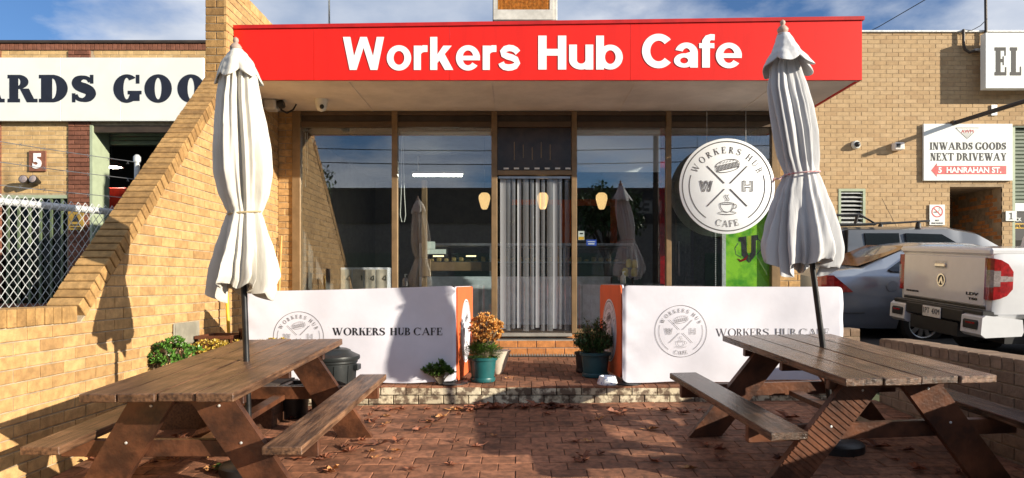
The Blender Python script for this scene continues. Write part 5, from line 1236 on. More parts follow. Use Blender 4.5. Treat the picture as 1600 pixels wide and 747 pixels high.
umbrella('folded cream umbrella tied at the waist, standing in the left picnic table', base_l, lt,
         UP(Yl, axl, [(452, 324, 424), (438, 327, 430), (420, 330, 428), (390, 339, 423), (360, 348, 415), (340, 354, 410), (333, 357, 407), (322, 352, 411), (300, 344, 416), (270, 338, 419), (235, 337, 417), (200, 338, 412), (160, 341, 405), (130, 345, 401), (100, 350, 396), (84, 358, 385)]),
         UP(Yl, axl, [(126, 336, 408), (115, 340, 403), (100, 346, 396), (86, 355, 386), (78, 361, 379)]), ZC+(HY-333)*Yl/F, M['canvas'], 21, .075, None, M['brass'])
Yr_ = 5.1; rx_ = lambda p: (p-PX)*Yr_/F
axr = lambda y: rx_(1287)+(rx_(1224)-rx_(1287))*(546-y)/(546-32)
rt_ = Vector((rx_(1223), Yr_, ZC+(HY-31)*Yr_/F)); rb2 = Vector((rx_(1287), Yr_, ZC+(HY-546)*Yr_/F))
k_ = (GZ(2.3, 5)+.05-rb2.z)/(rt_.z-rb2.z)
umbrella('leaning folded grey white umbrella with red cord, standing in the right picnic table', rb2+(rt_-rb2)*k_, rt_,
         UP(Yr_, axr, [(415, 1200, 1312), (400, 1197, 1318), (385, 1196, 1318), (360, 1200, 1312), (330, 1207, 1302), (300, 1216, 1290), (280, 1224, 1283), (272, 1228, 1279), (262, 1224, 1279), (240, 1217, 1279), (205, 1210, 1277), (170, 1204, 1271), (140, 1200, 1263), (110, 1203, 1253), (88, 1210, 1245), (62, 1214, 1238)]),
         UP(Yr_, axr, [(106, 1190, 1272), (95, 1196, 1264), (80, 1206, 1251), (64, 1212, 1241), (53, 1216, 1234)]), ZC+(HY-271)*Yr_/F, M['canvas2'], 33, .07, None, M['rope'], 1, flats=.62)
for (x, y, lab) in ((base_l.x, base_l.y, 'round dark umbrella base under the left picnic table'), ((rb2+(rt_-rb2)*k_).x, Yr_, 'round dark umbrella base under the right picnic table')):
    z = GZ(x, y); t = thing('umbrella_base', lab, 'base', (x, y, z))
    W(MB().lathe([(.20, -.02), (.20, .04), (.18, .055), (.05, .06)], (x, y, z), 28), 'slab', M['black'], t, smooth=40); W(MB().lathe([(.038, .061), (.034, .22), (.026, .225)], (x, y, z), 16, cap=False), 'socket', M['galv'], t, smooth=40)

# ---------------------------------------------------------------- low brick walls along the driveway
dw = thing('driveway_wall', 'low brown brick wall between the right picnic table and the driveway', 'wall', (3.54, 5, .5))
XD = 3.42; dzt = 1.178
fd_ = (Vector((XD, 0, 0)), Vector((0, 1, 0)), Vector((0, 0, 1)), Vector((-1, 0, 0)))
lay('brick', [clip(q, 1, 0, 6.50) for q in bond(2.0, 6.52, dzt-.094-.086*10, dzt-.098, .24, .086, .009)], fd_, M['wallgrey'], dw, limit=230)
lay('capping_brick', bond(2.0, 6.50, dzt-.09, dzt-.004, .12, .12, .009, half=False), fd_, M['wallgrey'], dw, limit=60)
tb = (Vector((XD-.004, 0, dzt)), Vector((0, 1, 0)), Vector((1, 0, 0)), Vector((0, 0, 1)))
lay('capping_brick', bond(2.0, 6.50, 0, .238, .12, .40, .009, half=False), tb, M['wallgrey'], dw, limit=60)
ef = bond(XD+.002, XD+.228, dzt-.094-.086*8, dzt-.008, .12, .086, .009)
lay('end_brick', ef, FR(6.50), M['wallgrey'], dw, limit=0)
W(MB().box((XD+.007, 2.0, .1), (XD+.225, 6.49, dzt-.007)), 'mortar_core', M['mortar2'], dw)
d2 = thing('driveway_wall', 'short low brick wall stub behind the right end of the white barrier', 'wall', (3.4, 7.5, .7))
lay('brick', bond(2.9, 3.72, 1.205-.086*7, 1.2, .24, .086, .009), FR(7.5), M['wallgrey'], d2, limit=60)
W(MB().box((2.9, 7.507, .4), (3.72, 7.72, 1.19)), 'mortar_core', M['mortar2'], d2)
lay('capping_brick', bond(2.9, 3.72, 0, .22, .12, .3, .009, half=False), (Vector((0, 7.5, 1.2)), Vector((1, 0, 0)), Vector((0, 1, 0)), Vector((0, 0, 1))), M['wallgrey'], d2, limit=30)

# ---------------------------------------------------------------- plants
def leaf(mb, c, d, up, ln, wd, curl=.2):
    """a folded leaf of four triangles from c along d"""
    d = d.normalized(); s = d.cross(up); s = s.normalized() if s.length > 1e-3 else Vector((1, 0, 0)); n = s.cross(d)
    a = c; m_ = c+d*ln*.55-n*wd*.12; e = c+d*ln+n*(-curl*ln); l_ = m_+s*wd/2+n*wd*.12; r_ = m_-s*wd/2+n*wd*.12
    mb.add([a, l_, e, r_, m_], [(0, 4, 1), (1, 4, 2), (0, 3, 4), (3, 2, 4)])
def rosette(mb, c, ax_, r, n=10, wd=.55):
    ax_ = ax_.normalized(); u = ax_.orthogonal().normalized(); v = ax_.cross(u)
    for k_ in range(n):
        a = k_*2.4+random.uniform(-.2, .2); tlt = .25+.75*(k_/n); dirv = (u*math.cos(a)+v*math.sin(a))*tlt+ax_*(1.15-tlt)
        leaf(mb, c, dirv, ax_, r*(.6+.5*k_/n), r*wd, -.12)
def rvec(): 
    while True:
        v = Vector((random.uniform(-1, 1), random.uniform(-1, 1), random.uniform(-1, 1)))
        if .05 < v.length < 1: return v
def succulent(name, label, base, blobs, m, r, stems=14, n=9, cat='plant'):
    t = thing(name, label, cat, base); lf = MB(); st = MB(); base = Vector(base)
    pts = []
    for (cx_, cy_, cz_, rx, ry, rz_, cnt) in blobs:
        for _ in range(cnt):
            v = rvec(); v = v.normalized()*(v.length**.4)
            if v.z < -.5: v.z *= -.6
            p = Vector((cx_+v.x*rx, cy_+v.y*ry, cz_+v.z*rz_)); rosette(lf, p, Vector((v.x*.7, v.y*.7-.2, abs(v.z)+.5)), r*random.uniform(.7, 1.2), n); pts.append(p)
    for p in pts[::max(1, len(pts)//stems)]: st.tube([base+(p-base)*.02, base+(p-base)*.5+Vector((random.uniform(-.02, .02), 0, -.01)), p], .006, 5)
    W(lf, 'foliage', m, t, kind='stuff'); W(st, 'stems', M['stem'], t, kind='stuff'); return t
random.seed(9)
Yp = 6.35
zg = GZ(-2.9, Yp)
Xp = lambda p, Y=Yp: (p-PX)*Y/F
succulent('jade_plant', 'round bright green jade succulent between the brick wall and left table', (Xp(275), 6.0, GZ(-2.9, 6)), [(Xp(275, 6.0), 6.0, 1.06, .21, .17, .16, 120)], M['leafgreen'], .050, n=9)
succulent('rosette_succulent', 'long mass of yellowish rosette succulents right of the green jade plant', (Xp(345), 6.3, GZ(-2.7, 6.3)), [(Xp(330, 6.3), 6.3, 1.08, .16, .15, .10, 60), (Xp(365, 6.3), 6.3, 1.07, .2, .15, .09, 60), (Xp(430, 6.35), 6.35, 1.10, .22, .12, .08, 50)], M['leafyellow'], .042, n=10)
# soil bed and edging under them
bd = thing('planter_box', 'long low planter trough under the succulents behind the left table', 'planter', (-2.6, 6.3, GZ(-2.6, 6.3)))
W(MB().box((-3.12, 5.8, .45), (-2.05, 6.5, .80), c=.01), 'trough', M['wood'], bd); W(MB().box((-3.09, 5.83, .801), (-2.08, 6.47, .815)), 'soil', M['sand'], bd)
# small jade on the step, in front of the left barrier
xs_, ys_ = (688-PX)*6.62/F, 6.635
t = thing('small_jade_plant', 'small dark green jade bush with pale stem on the step before the left barrier', 'plant', (xs_, ys_, PZ(ys_)))
lf = MB(); st = MB()
for i in range(60):
    a = random.uniform(0, 6.28); rr = random.uniform(.02, .15); h = .12+random.uniform(-.03, .12)*(1-rr/.22)
    p = Vector((xs_-.02+rr*math.cos(a), ys_+rr*.35*math.sin(a), PZ(ys_)+h)); rosette(lf, p, Vector((math.cos(a)*.5, -.4, .9)), .05*random.uniform(.8, 1.2), 8)
    if i % 4 == 0: st.tube([(xs_, ys_, PZ(ys_)), (xs_+.4*rr*math.cos(a), ys_, PZ(ys_)+.07), p], [.011, .008, .004], 6)
W(lf, 'foliage', M['leafmid'], t, kind='stuff'); W(st, 'stems', M['stem'], t)
def pot(name, label, x, y, r, h, m):
    t = thing(name, label, 'pot', (x, y, PZ(y)))
    W(MB().lathe([(r*.72, .0), (r*.76, .03), (r*.90, h*.86), (r*.94, h*.87), (r*1.0, h*.88), (r*1.02, h*.98), (r*.98, h), (r*.92, h*.99), (r*.90, h*.9), (.01, h*.88)], (x, y, PZ(y)+.001), 32), 'pot_body', m, t, smooth=35)
    W(MB().lathe([(r*.82, .005), (r*.86, .03), (r*.83, .045)], (x, y, PZ(y)+.001), 32, cap=False), 'pot_saucer', m, t, smooth=35)
    return t
xa, ya = (754.5-PX)*6.85/F, 6.85
pot('teal_pot', 'teal plastic pot on the platform holding the orange tipped succulent', xa, ya, .145, .245, M['teal'])
t = thing('orange_succulent', 'orange tipped bushy succulent growing in the teal pot', 'plant', (xa, ya, PZ(ya)+.22)); lf = MB(); l2 = MB(); st = MB(); random.seed(12)
for i in range(150):
    v = rvec(); v.normalize(); v *= random.uniform(.55, 1)
    p = Vector((xa+.04+v.x*.16, ya+v.y*.15, PZ(ya)+.52+v.z*.15)); rosette(lf, p, Vector((v.x*.6, v.y*.6-.25, .8)), .044*random.uniform(.8, 1.3), 9)
    if i % 3 == 0: st.tube([(xa+v.x*.05, ya+v.y*.05, PZ(ya)+.23), (xa+v.x*.1, ya+v.y*.1, PZ(ya)+.36), p], .005, 5)
for i in range(1700):
    v = rvec(); p = Vector((xa+.0+v.x*.19, ya+v.y*.17, PZ(ya)+.30+v.z*.09)); leaf(l2, p, v+Vector((0, -.2, .6)), Vector((0, 0, 1)), .034, .017)
W(lf, 'orange_rosettes', M['leaforange'], t, kind='stuff'); W(l2, 'green_leaves', M['leafmid'], t, kind='stuff'); W(st, 'stems', M['stem'], t, kind='stuff')
xb_, yb_ = (930-PX)*7.15/F, 7.15
pot('slate_pot', 'slate blue plastic pot holding the dark green bush right of the doorway', xb_, yb_, .16, .255, M['slate'])
pot('black_pot', 'small black pot half hidden behind the slate blue pot', (912-PX)*7.45/F, 7.45, .10, .22, M['black'])
t = thing('dark_shrub', 'dark fine leaved shrub growing in the slate blue pot', 'plant', (xb_, yb_, PZ(yb_)+.23)); lf = MB(); st = MB(); random.seed(14)
tips = []
for i in range(70):
    v = rvec(); v.normalize(); tip = Vector((xb_-.02+v.x*.20, yb_+v.y*.17, PZ(yb_)+.42+abs(v.z)*.25*random.uniform(.4, 1.1)-.08)); b0 = Vector((xb_+v.x*.03, yb_+v.y*.03, PZ(yb_)+.23))
    st.tube([b0, (b0+tip)/2+Vector((v.x*.03, 0, .02)), tip], .004, 4)
    for j in range(52):
        f = random.uniform(.3, 1.02); p = b0+(tip-b0)*f+rvec()*.025; leaf(lf, p, rvec()+Vector((0, 0, .4)), Vector((0, 0, 1)), .038, .016)
W(lf, 'foliage', M['leafdark'], t, kind='stuff'); W(st, 'stems', M['stem'], t, kind='stuff')
x_, y_ = (781-PX)*7.35/F, 7.35
t = tag(W(MB().lathe([(.05, 0), (.07, .03), (.11, .14), (.145, .24), (.15, .25), (.135, .245), (.02, .2)], (x_-.03, y_, PZ(y_)), 28), 'cream_bowl_pot', M['potwhite'], smooth=50), 'cream curved ceramic pot tucked behind the teal pot', 'pot')
x_, y_ = (949-PX)*6.7/F, 6.70
t = thing('pet_bowl', 'speckled white and blue pet bowl at the edge of the step', 'bowl', (x_, y_, PZ(y_)))
W(MB().lathe([(.098, .001), (.10, .01), (.078, .078), (.07, .08), (.06, .03), (.01, .025)], (x_, y_, PZ(y_)), 28), 'bowl', M['bowl'], t, smooth=40)
# drain grate before the door step
t = thing('drain_grate', 'narrow slotted drain grate along the foot of the doorway step', 'grate', (.35, 8.78, PZ(8.8)))
W(MB().box((-.3, 8.70, PZ(8.7)+.002), (1.0, 8.845, PZ(8.7)+.012)), 'grate_bed', M['black'], t)
gr_ = MB()
for i in range(38): gr_.box((-.29+i*.034, 8.705, PZ(8.7)+.0125), (-.29+i*.034+.016, 8.84, PZ(8.7)+.028))
W(gr_, 'grate_bars', M['concrete'], t, kind='stuff')
t = thing('door_mat', 'flat grey door mat on the threshold step', 'mat', (.35, 8.98, .975)); W(MB().box((-.2, 8.875, .975), (.72, 9.03, .984), c=.003), 'mat', M['bin'], t)

# ---------------------------------------------------------------- bin, crates, box, poles at the wall
xn, yn = (520-PX)*6.05/F, 6.05; zn = GZ(xn, yn)
t = thing('rubbish_bin', 'dark green black plastic bin with domed lid behind the left table', 'bin', (xn, yn, zn))
W(MB().lathe([(.165, 0), (.17, .02), (.205, .50), (.215, .51), (.215, .54), (.19, .545)], (xn, yn, zn), 32), 'bin_body', M['bin'], t, smooth=35)
W(MB().lathe([(.228, .53), (.235, .545), (.232, .565), (.20, .58), (.16, .60), (.15, .615), (.12, .628), (.04, .634), (.005, .635)], (xn, yn, zn), 32), 'lid', M['bin'], t, smooth=35)
W(MB().tube([(xn-.07, yn-.03, zn+.622), (xn-.06, yn-.03, zn+.645), (xn+.06, yn-.03, zn+.645), (xn+.07, yn-.03, zn+.622)], .012, 8), 'lid_handle', M['bin'], t, smooth=50)
for s in (-1, 1): W(MB().box((xn+s*.215-.02, yn-.06, zn+.44), (xn+s*.215+.02, yn+.06, zn+.49), c=.006), 'side_handle', M['bin'], t)
rbm = MB()
for k_ in range(10):
    a = k_*math.pi/5; rbm.tube([(xn+.172*math.cos(a), yn+.172*math.sin(a), zn+.03), (xn+.204*math.cos(a), yn+.204*math.sin(a), zn+.49)], .006, 5)
W(rbm, 'ribs', M['bin'], t, kind='stuff')
t = thing('black_tub', 'low black tub on the ground behind the left picnic table', 'tub', (-2.02, 6.2, GZ(-2, 6.2))); W(MB().lathe([(.13, 0), (.16, .28), (.17, .285), (.17, .3), (.15, .3), (.13, .05), (.01, .05)], (-2.02, 6.2, GZ(-2.02, 6.2)), 24), 'tub', M['black'], t, smooth=40)
def crate(label, x, y, z, w_, d_, h, rz=0):
    t = thing('plastic_crate', label, 'crate', (x, y, z), (0, 0, rz))
    lat = MB(); th = .012
    for (a, b_) in (((-w_/2, -d_/2), (w_/2, -d_/2)), ((w_/2, -d_/2), (w_/2, d_/2)), ((w_/2, d_/2), (-w_/2, d_/2)), ((-w_/2, d_/2), (-w_/2, -d_/2))):
        n_ = max(3, int(math.hypot(b_[0]-a[0], b_[1]-a[1])/.035))
        for i in range(n_+1): px_, py_ = a[0]+(b_[0]-a[0])*i/n_, a[1]+(b_[1]-a[1])*i/n_; lat.box((px_-.005, py_-.005, .02), (px_+.005, py_+.005, h-.02))
        for j in range(1, int(h/.04)): 
            z_ = j*.04; lat.box((min(a[0], b_[0])-.003, min(a[1], b_[1])-.003, z_), (max(a[0], b_[0])+.003, max(a[1], b_[1])+.003, z_+.010))
    lat.build('lattice', M['crate'], t, kind='stuff')
    rim = MB().box((-w_/2-.01, -d_/2-.01, h-.03), (w_/2+.01, -d_/2+.012, h)).box((-w_/2-.01, d_/2-.012, h-.03), (w_/2+.01, d_/2+.01, h)).box((-w_/2-.01, -d_/2+.0125, h-.03), (-w_/2+.012, d_/2-.0125, h)).box((w_/2-.012, -d_/2+.0125, h-.03), (w_/2+.01, d_/2-.0125, h))
    rim.build('rim', M['crate'], t); MB().box((-w_/2, -d_/2, 0), (w_/2, d_/2, .015)).build('base', M['crate'], t); return t
xk, yk = (328-PX)*6.75/F, 6.8
crate('brown lattice crate against the brick wall behind the yellow succulents', -2.93, 6.85, .85, .32, .40, .34)
crate('larger brown lattice crate right of the first behind the umbrella pole', -2.52, 7.0, .85, .44, .34, .40)
t = thing('crate_stand', 'dark low timber stand under the two brown crates', 'stand', (-2.7, 6.95, .7)); W(MB().box((-3.12, 6.69, .815), (-2.25, 7.2, .848), c=.004), 'top', M['wood'], t)
for (a, b_) in ((-3.08, 6.72), (-2.3, 6.72), (-3.08, 7.14), (-2.3, 7.14)): W(MB().box((a, b_, PZ(b_)), (a+.04, b_+.04, .814)), 'leg', M['wood'], t)
Yw = lambda p: 3.14*F/(PX-p)
t = thing('meter_box', 'flat grey metal box fixed low on the brick wing wall', 'box', (XW, 6.1, 1.2))
y0_, y1_ = Yw(269), Yw(309)
W(MB().box((XW+.002, y0_, ZC+(HY-545)*6.1/F), (XW+.02, y1_, ZC+(HY-508)*6.1/F), c=.006), 'box_body', M['box'], t); W(MB().box((XW+.0205, y0_+.02, ZC+(HY-543)*6.1/F), (XW+.026, y1_-.02, ZC+(HY-510)*6.1/F), c=.003), 'lid', M['box'], t)
t = tag(W(MB().tube([(-2.98, 7.2, .75), (-3.06, 7.25, ZC+(HY-440)*7.2/F+.1)], .017, 10), 'broom_handle', M['yellow'], smooth=50), 'bright yellow broom handle leaning on the wall behind the left umbrella', 'pole')
t = thing('leaning_board', 'narrow dark brown board leaning against the wall behind the crates', 'board', (-2.9, 7.5, .75)); W(MB().box((-2.93, 7.5, .75), (-2.89, 7.62, 1.92), c=.004), 'plank', M['wood'], t)
xq = (433.5-PX)*8.9/F
t = tag(W(MB().tube([(xq, 8.86, .77), (xq+.01, 9.02, ZC+(HY-368)*8.95/F)], .017, 8), 'timber_stick', M['timber'], smooth=50), 'thin pale timber stick leaning on the brick pier left of the window', 'stick')
t = tag(W(MB().lathe([(.14, 0), (.13, .01), (.05, .12), (.02, .16)], (-3.0, 6.6, 1.02), 20), 'dark_funnel', M['box'], smooth=40), 'small dark cone shaped cover on the ledge above the grey box', 'cover')
bpy.data.objects.remove(t)

random.seed(31)
for (wx, wy, n_, lab) in ((-3.05, 4.15, 260, 'dark green weed clump at the foot of the wing wall by the left bench end'), (-2.0, 4.75, 70, 'small bright green weed in the paving under the left picnic table')):
    t = thing('weed_clump', lab, 'weed', (wx, wy, GZ(wx, wy))); lf = MB()
    for i in range(n_):
        a = random.uniform(0, 6.28); rr = random.uniform(0, .11 if n_ > 100 else .06); c = Vector((wx+rr*math.cos(a), wy+rr*math.sin(a), GZ(wx, wy)+random.uniform(0, .10 if n_ > 100 else .02)))
        leaf(lf, c, Vector((math.cos(a), math.sin(a), random.uniform(.4, 1.6))), Vector((0, 0, 1)), .05, .022)
    W(lf, 'leaves', M['leafdark'] if n_ > 100 else M['leafgreen'], t, kind='stuff')
# ---------------------------------------------------------------- fallen leaves
def leafmesh(name, m, s, seed):
    random.seed(seed); n = 14; vs = [(0, 0, .004)]; 
    for i in range(n):
        a = 2*math.pi*i/n; r = s*(1.0 if i % 2 == 0 else .48)*random.uniform(.8, 1.1)*(1.15 if i == 0 else 1); z = .003+abs(math.sin(a*1.0+seed))*s*.55*random.uniform(.5, 1)
        vs.append((r*math.cos(a), r*.75*math.sin(a), z))
    mb = MB().add(vs, [(0, 1+i, 1+(i+1) % n) for i in range(n)]); mb.tube([(s*.7, 0, .008), (s*1.3, s*.1, .012), (s*1.8, s*.15, .02)], .0016, 4)
    return mb.mesh(name, m)
lms = [leafmesh('fallen_leaf', M['dryleaf'], .055, 1), leafmesh('fallen_leaf', M['dryleaf'], .07, 2), leafmesh('fallen_leaf', M['dryleaf2'], .05, 3), leafmesh('fallen_leaf', M['dryleaf'], .04, 4), leafmesh('fallen_leaf', M['dryleaf2'], .036, 5)]
def gpt(px_, py_):                                 # photo pixel on the sloping yard -> world
    q = (px_-PX)/F; Y = (ZC-.117)*F/(py_-HY+.066*F+.0105*F*q); return q*Y, Y
spots = [(588, 641, 1), (612, 643, 1), (627, 641, 0), (578, 650, 3), (580, 661, 1), (605, 652, 4), (668, 641, 3), (712, 642, 2), (722, 641, 1), (735, 644, 0), (716, 649, 3), (690, 653, 2), (682, 660, 1), (670, 660, 4), (598, 668, 3), (658, 673, 1), (592, 697, 1), (622, 691, 0), (581, 707, 4), (618, 707, 4), (713, 691, 3), (703, 728, 3), (755, 637, 1), (772, 636, 0), (790, 638, 1), (808, 637, 3), (838, 636, 1), (858, 635, 0), (745, 700, 3), (752, 665, 3), (855, 648, 3), (772, 682, 4), (962, 645, 1), (970, 648, 1), (936, 656, 4), (920, 660, 3), (1020, 672, 2), (1016, 641, 4), (1040, 643, 0), (1100, 697, 3), (1092, 643, 0), (905, 721, 1), (912, 722, 3), (1078, 734, 2), (470, 712, 1), (500, 720, 3), (520, 735, 2), (540, 700, 0), (565, 690, 3), (640, 735, 3), (430, 690, 1), (400, 670, 3), (480, 645, 1), (455, 655, 0), (500, 640, 3), (440, 640, 1), (900, 692, 3), (1010, 700, 3), (1370, 700, 1), (1400, 720, 3), (1330, 690, 0), (1180, 650, 3), (1230, 655, 1), (330, 735, 2), (300, 700, 1), (1500, 740, 3)]
random.seed(77)
for i in range(26): spots.append((random.uniform(735, 905), random.uniform(634.5, 640), random.choice((0, 1, 3))))
for i in range(30): spots.append((random.uniform(150, 620), random.uniform(640, 742), random.choice((0, 1, 2, 3, 4))))
for i in range(14): spots.append((random.uniform(880, 1560), random.uniform(636, 742), random.choice((0, 1, 3, 4))))
for (a, b_, k_) in spots:
    x, y = gpt(a, b_)
    if not (-3.05 < x < 3.35 and y < 6.58): continue
    o = link('fallen_leaf', lms[k_], None, loc=(x, y, GZ(x, y)+.003)); o.rotation_euler = (.066, random.uniform(-.1, .1), random.uniform(0, 6.28)); o.scale = (random.uniform(.9, 1.5),)*3
    tag(o, 'one of the dry curled leaves scattered over the brick pavers', 'leaf', 'dry leaves scattered on the pavers')
for (x, y, k_) in ((-.32, 6.75, 4), (-.1, 7.0, 4)):
    o = link('fallen_leaf', lms[k_], None, loc=(x, y, PZ(y)+.003)); tag(o, 'one of the two dry leaves lying on the raised platform by the door', 'leaf', 'dry leaves on the platform')
# ---------------------------------------------------------------- vehicles (x forward, right flank at -y)
def wheel(t, x, y, r=.34, side=-1, wd=.22, spokes=10):
    Q = Matrix.Rotation(math.radians(90)*-side*-1, 3, 'X')
    ty = MB().lathe([(r*.66, -.10), (r*.9, -.11), (r, -.07), (r, .07), (r*.9, .11), (r*.66, .10)], (x, y, r), 36, Q, cap=False).build('wheel', M['tyre'], t, smooth=40)
    n_ = Vector((0, side, 0)); f0 = y+side*.085
    MB().lathe([(r*.68, .08), (r*.66, .10), (r*.62, .09), (r*.60, .04)], (x, y, r), 36, Matrix.Rotation(math.radians(90 if side < 0 else -90), 3, 'X'), cap=False).build('rim', M['rim'], ty, smooth=40)
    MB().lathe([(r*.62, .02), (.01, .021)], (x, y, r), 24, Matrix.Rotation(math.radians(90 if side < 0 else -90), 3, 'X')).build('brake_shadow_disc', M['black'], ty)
    sp = MB()
    for k in range(spokes):
        a = 2*math.pi*k/spokes+.1; c, s_ = math.cos(a), math.sin(a)
        fr = (Vector((x, f0, r)), Vector((c, 0, s_)), Vector((-s_, 0, c)), Vector((0, side, 0)))
        sp.prism([(.03, -.018), (r*.62, -.034), (r*.62, .034), (.03, .018)], -.02, .0, fr)
    sp.lathe([(.06, .075), (.055, .095), (.03, .098)], (x, y, r), 16, Matrix.Rotation(math.radians(90 if side < 0 else -90), 3, 'X'))
    sp.build('spokes', M['rim'], ty)
    for k in range(5):
        a = 2*math.pi*k/5; MB().lathe([(.011, .097), (.009, .107)], (x+.042*math.cos(a), y, r+.042*math.sin(a)), 8, Matrix.Rotation(math.radians(90 if side < 0 else -90), 3, 'X')).build('wheel_nut', M['chrome'], ty)
def smoothstep(t): t = max(0, min(1, t)); return t*t*(3-2*t)
def lerp(T, x):
    if x <= T[0][0]: return T[0][1]
    for a, b in zip(T, T[1:]):
        if x <= b[0]: return a[1]+(b[1]-a[1])*smoothstep((x-a[0])/(b[0]-a[0])) if False else a[1]+(b[1]-a[1])*(x-a[0])/(b[0]-a[0])
    return T[-1][1]
def carbody(t, m, x0, x1, sill, belt, roof, hw, hr, arches, n=110, top_in=.0):
    """sections along x: sill, waist, belt and roof heights; wheel arches cut by raising the sill"""
    vs = []; 
    for i in range(n+1):
        x = x0+(x1-x0)*i/n; zs = lerp(sill, x); zb = lerp(belt, x); zr = max(lerp(roof, x), zb+.015); w_ = lerp(hw, x); wr = lerp(hr, x)
        for (ax_, ar) in arches:
            if abs(x-ax_) < ar: zs = max(zs, .33+math.sqrt(ar*ar-(x-ax_)**2))
        f = min(1, (zr-zb)/.35)
        half = [(w_*.93, zs), (w_*.985, zs+(zb-zs)*.12), (w_*1.0, zs+(zb-zs)*.45), (w_*.99, zs+(zb-zs)*.72), (w_*.965, zs+(zb-zs)*.93), (w_*.93, zb), (w_*.93-(w_*.93-wr)*.5*1, zb+(zr-zb)*.52), (wr, zb+(zr-zb)*.93), (wr*.86, zr), (wr*.4, zr+.015), (0, zr+.02)]
        ring_ = [(x, -y, z) for y, z in half]+[(x, y, z) for y, z in half[-2::-1]]
        vs += ring_
    k = 21; fs = [(i*k+j, (i+1)*k+j, (i+1)*k+j+1, i*k+j+1) for i in range(n) for j in range(k-1)]
    fs += [(i*k+k-1, (i+1)*k+k-1, (i+1)*k, i*k) for i in range(n)]
    fs += [tuple(range(k)), tuple(range(n*k, n*k+k))[::-1]]
    return MB().add(vs, fs).build('body', m, t, smooth=38)
slope = math.atan(.066)
# --- silver sedan
Ys = 11.3
t = thing('silver_sedan', 'silver sedan with a red tail lamp parked behind the white barrier end', 'car', (4.62, Ys, GZ(4.6, Ys)-.10), (slope, 0, math.radians(0)))
hwv = .92
B = carbody(t, M['silver'], 0, 4.85, [(0, .34), (.25, .26), (4.5, .24), (4.85, .35)], [(0, .98), (.12, 1.06), (.6, 1.10), (1.2, 1.09), (3.6, .98), (4.4, .85), (4.85, .66)],
        [(0, 1.0), (.10, 1.115), (.5, 1.165), (.62, 1.17), (1.30, 1.47), (1.7, 1.53), (2.4, 1.53), (2.9, 1.42), (3.55, 1.02), (4.4, .90), (4.85, .70)], [(0, .80), (.25, .89), (.8, .92), (4.0, .92), (4.6, .85), (4.85, .72)], [(0, .72), (.5, .76), (1.3, .62), (2.6, .62), (3.5, .74), (4.85, .6)], [(1.5, .39), (4.0, .39)])
MB().grid(lambda u, v: (.56+.80*v, -.70+1.40*u+(0.06 if u < .5 else -.06)*v, 1.182+.305*v-.05*(v*v-v)*-1+.012), 9, 9).build('rear_window', mat('rear_screen_reflection', (.36, .16, .045), .2, var=.2, coat=.25), t, smooth=60)  # orange base colour paints a brick reflection into the glass
MB().prism([(.95, 1.14), (1.48, 1.45), (2.4, 1.475), (3.1, 1.12), (3.2, 1.06), (1.0, 1.11)], -.02, .02, (Vector((0, -1.56, 0)), Vector((1, 0, 0)), Vector((0, .634, 1)), Vector((0, -1, .634)).normalized())).build('side_window', M['carglass'], t)
def patch(poly, y, m, name, par, th=.015, tilt=0):
    return MB().prism(poly, -.03, th, (Vector((0, y, 0)), Vector((1, 0, 0)), Vector((0, -tilt, 1)), Vector((0, -1, 0)))).build(name, m, par)
# tail lamp wraps the corner
tlm = MB(); cs = [(.40, -.905), (.25, -.905), (.12, -.885), (.03, -.845), (-.02, -.78), (-.035, -.70), (-.04, -.55)]
for (xa, ya), (xb, yb) in zip(cs, cs[1:]):
    fz = lambda x: .80+max(0, x)*.03; gz = lambda x: 1.06-max(0, x-.12)*.85
    tlm.add([(xa, ya-.012, fz(xa)), (xb, yb-.012, fz(xb)), (xb, yb-.004, gz(xb)), (xa, ya-.004, gz(xa)), (xa+.05, ya+.12, fz(xa)), (xb+.05, yb+.12, fz(xb)), (xb+.05, yb+.12, gz(xb)), (xa+.05, ya+.12, gz(xa))], [(1, 0, 3, 2), (0, 1, 5, 4), (2, 3, 7, 6), (0, 4, 7, 3), (1, 2, 6, 5)])
tlm.build('tail_lamp', M['lampred'], t, smooth=30)
wheel(t, 1.5, -.78, .34); wheel(t, 4.0, -.78, .34); wheel(t, 1.5, .78, .34, 1); wheel(t, 4.0, .78, .34, 1)
MB().box((-.04, -.7, .42), (.0, .7, .60), c=.02).build('bumper', M['silver'], t); MB().tube([(-.01, -.86, .52), (.2, -.91, .50), (.58, -.925, .50)], .008, 5).build('bumper_seam', M['black'], t)
MB().lathe([(.085, 0), (.083, .004), (.08, .0042)], (.98, -.922, .90), 24, Matrix.Rotation(math.radians(90), 3, 'X')).build('fuel_flap', M['silver'], t, smooth=30)
MB().box((2.0, -.93, .55), (2.012, -.915, 1.05)).build('door_gap', M['black'], t)
# --- grey dual cab with canopy and racks, further back
t = thing('grey_wagon', 'dark grey utility with canopy and black roof racks behind the silver sedan', 'car', (5.35, 13.1, 1.05), (slope, 0, 0)); t.scale = (.97, 1, .92)
carbody(t, M['grey'], 0, 5.1, [(0, .45), (.3, .35), (4.8, .35), (5.1, .5)], [(0, 1.0), (.1, 1.12), (3.0, 1.14), (3.8, 1.10), (4.7, 1.0), (5.1, .8)],
        [(0, 1.35), (.08, 1.74), (.4, 1.83), (2.4, 1.84), (2.9, 1.74), (3.75, 1.2), (4.7, 1.05), (5.1, .85)], [(0, .84), (.3, .92), (4.2, .92), (5.1, .75)], [(0, .78), (.3, .80), (2.6, .72), (3.6, .78), (5.1, .65)], [(.95, .42), (4.0, .42)])
fr = (Vector((0, -.954, 0)), Vector((1, 0, 0)), Vector((0, .086, 1)), Vector((0, -1, .086)).normalized())
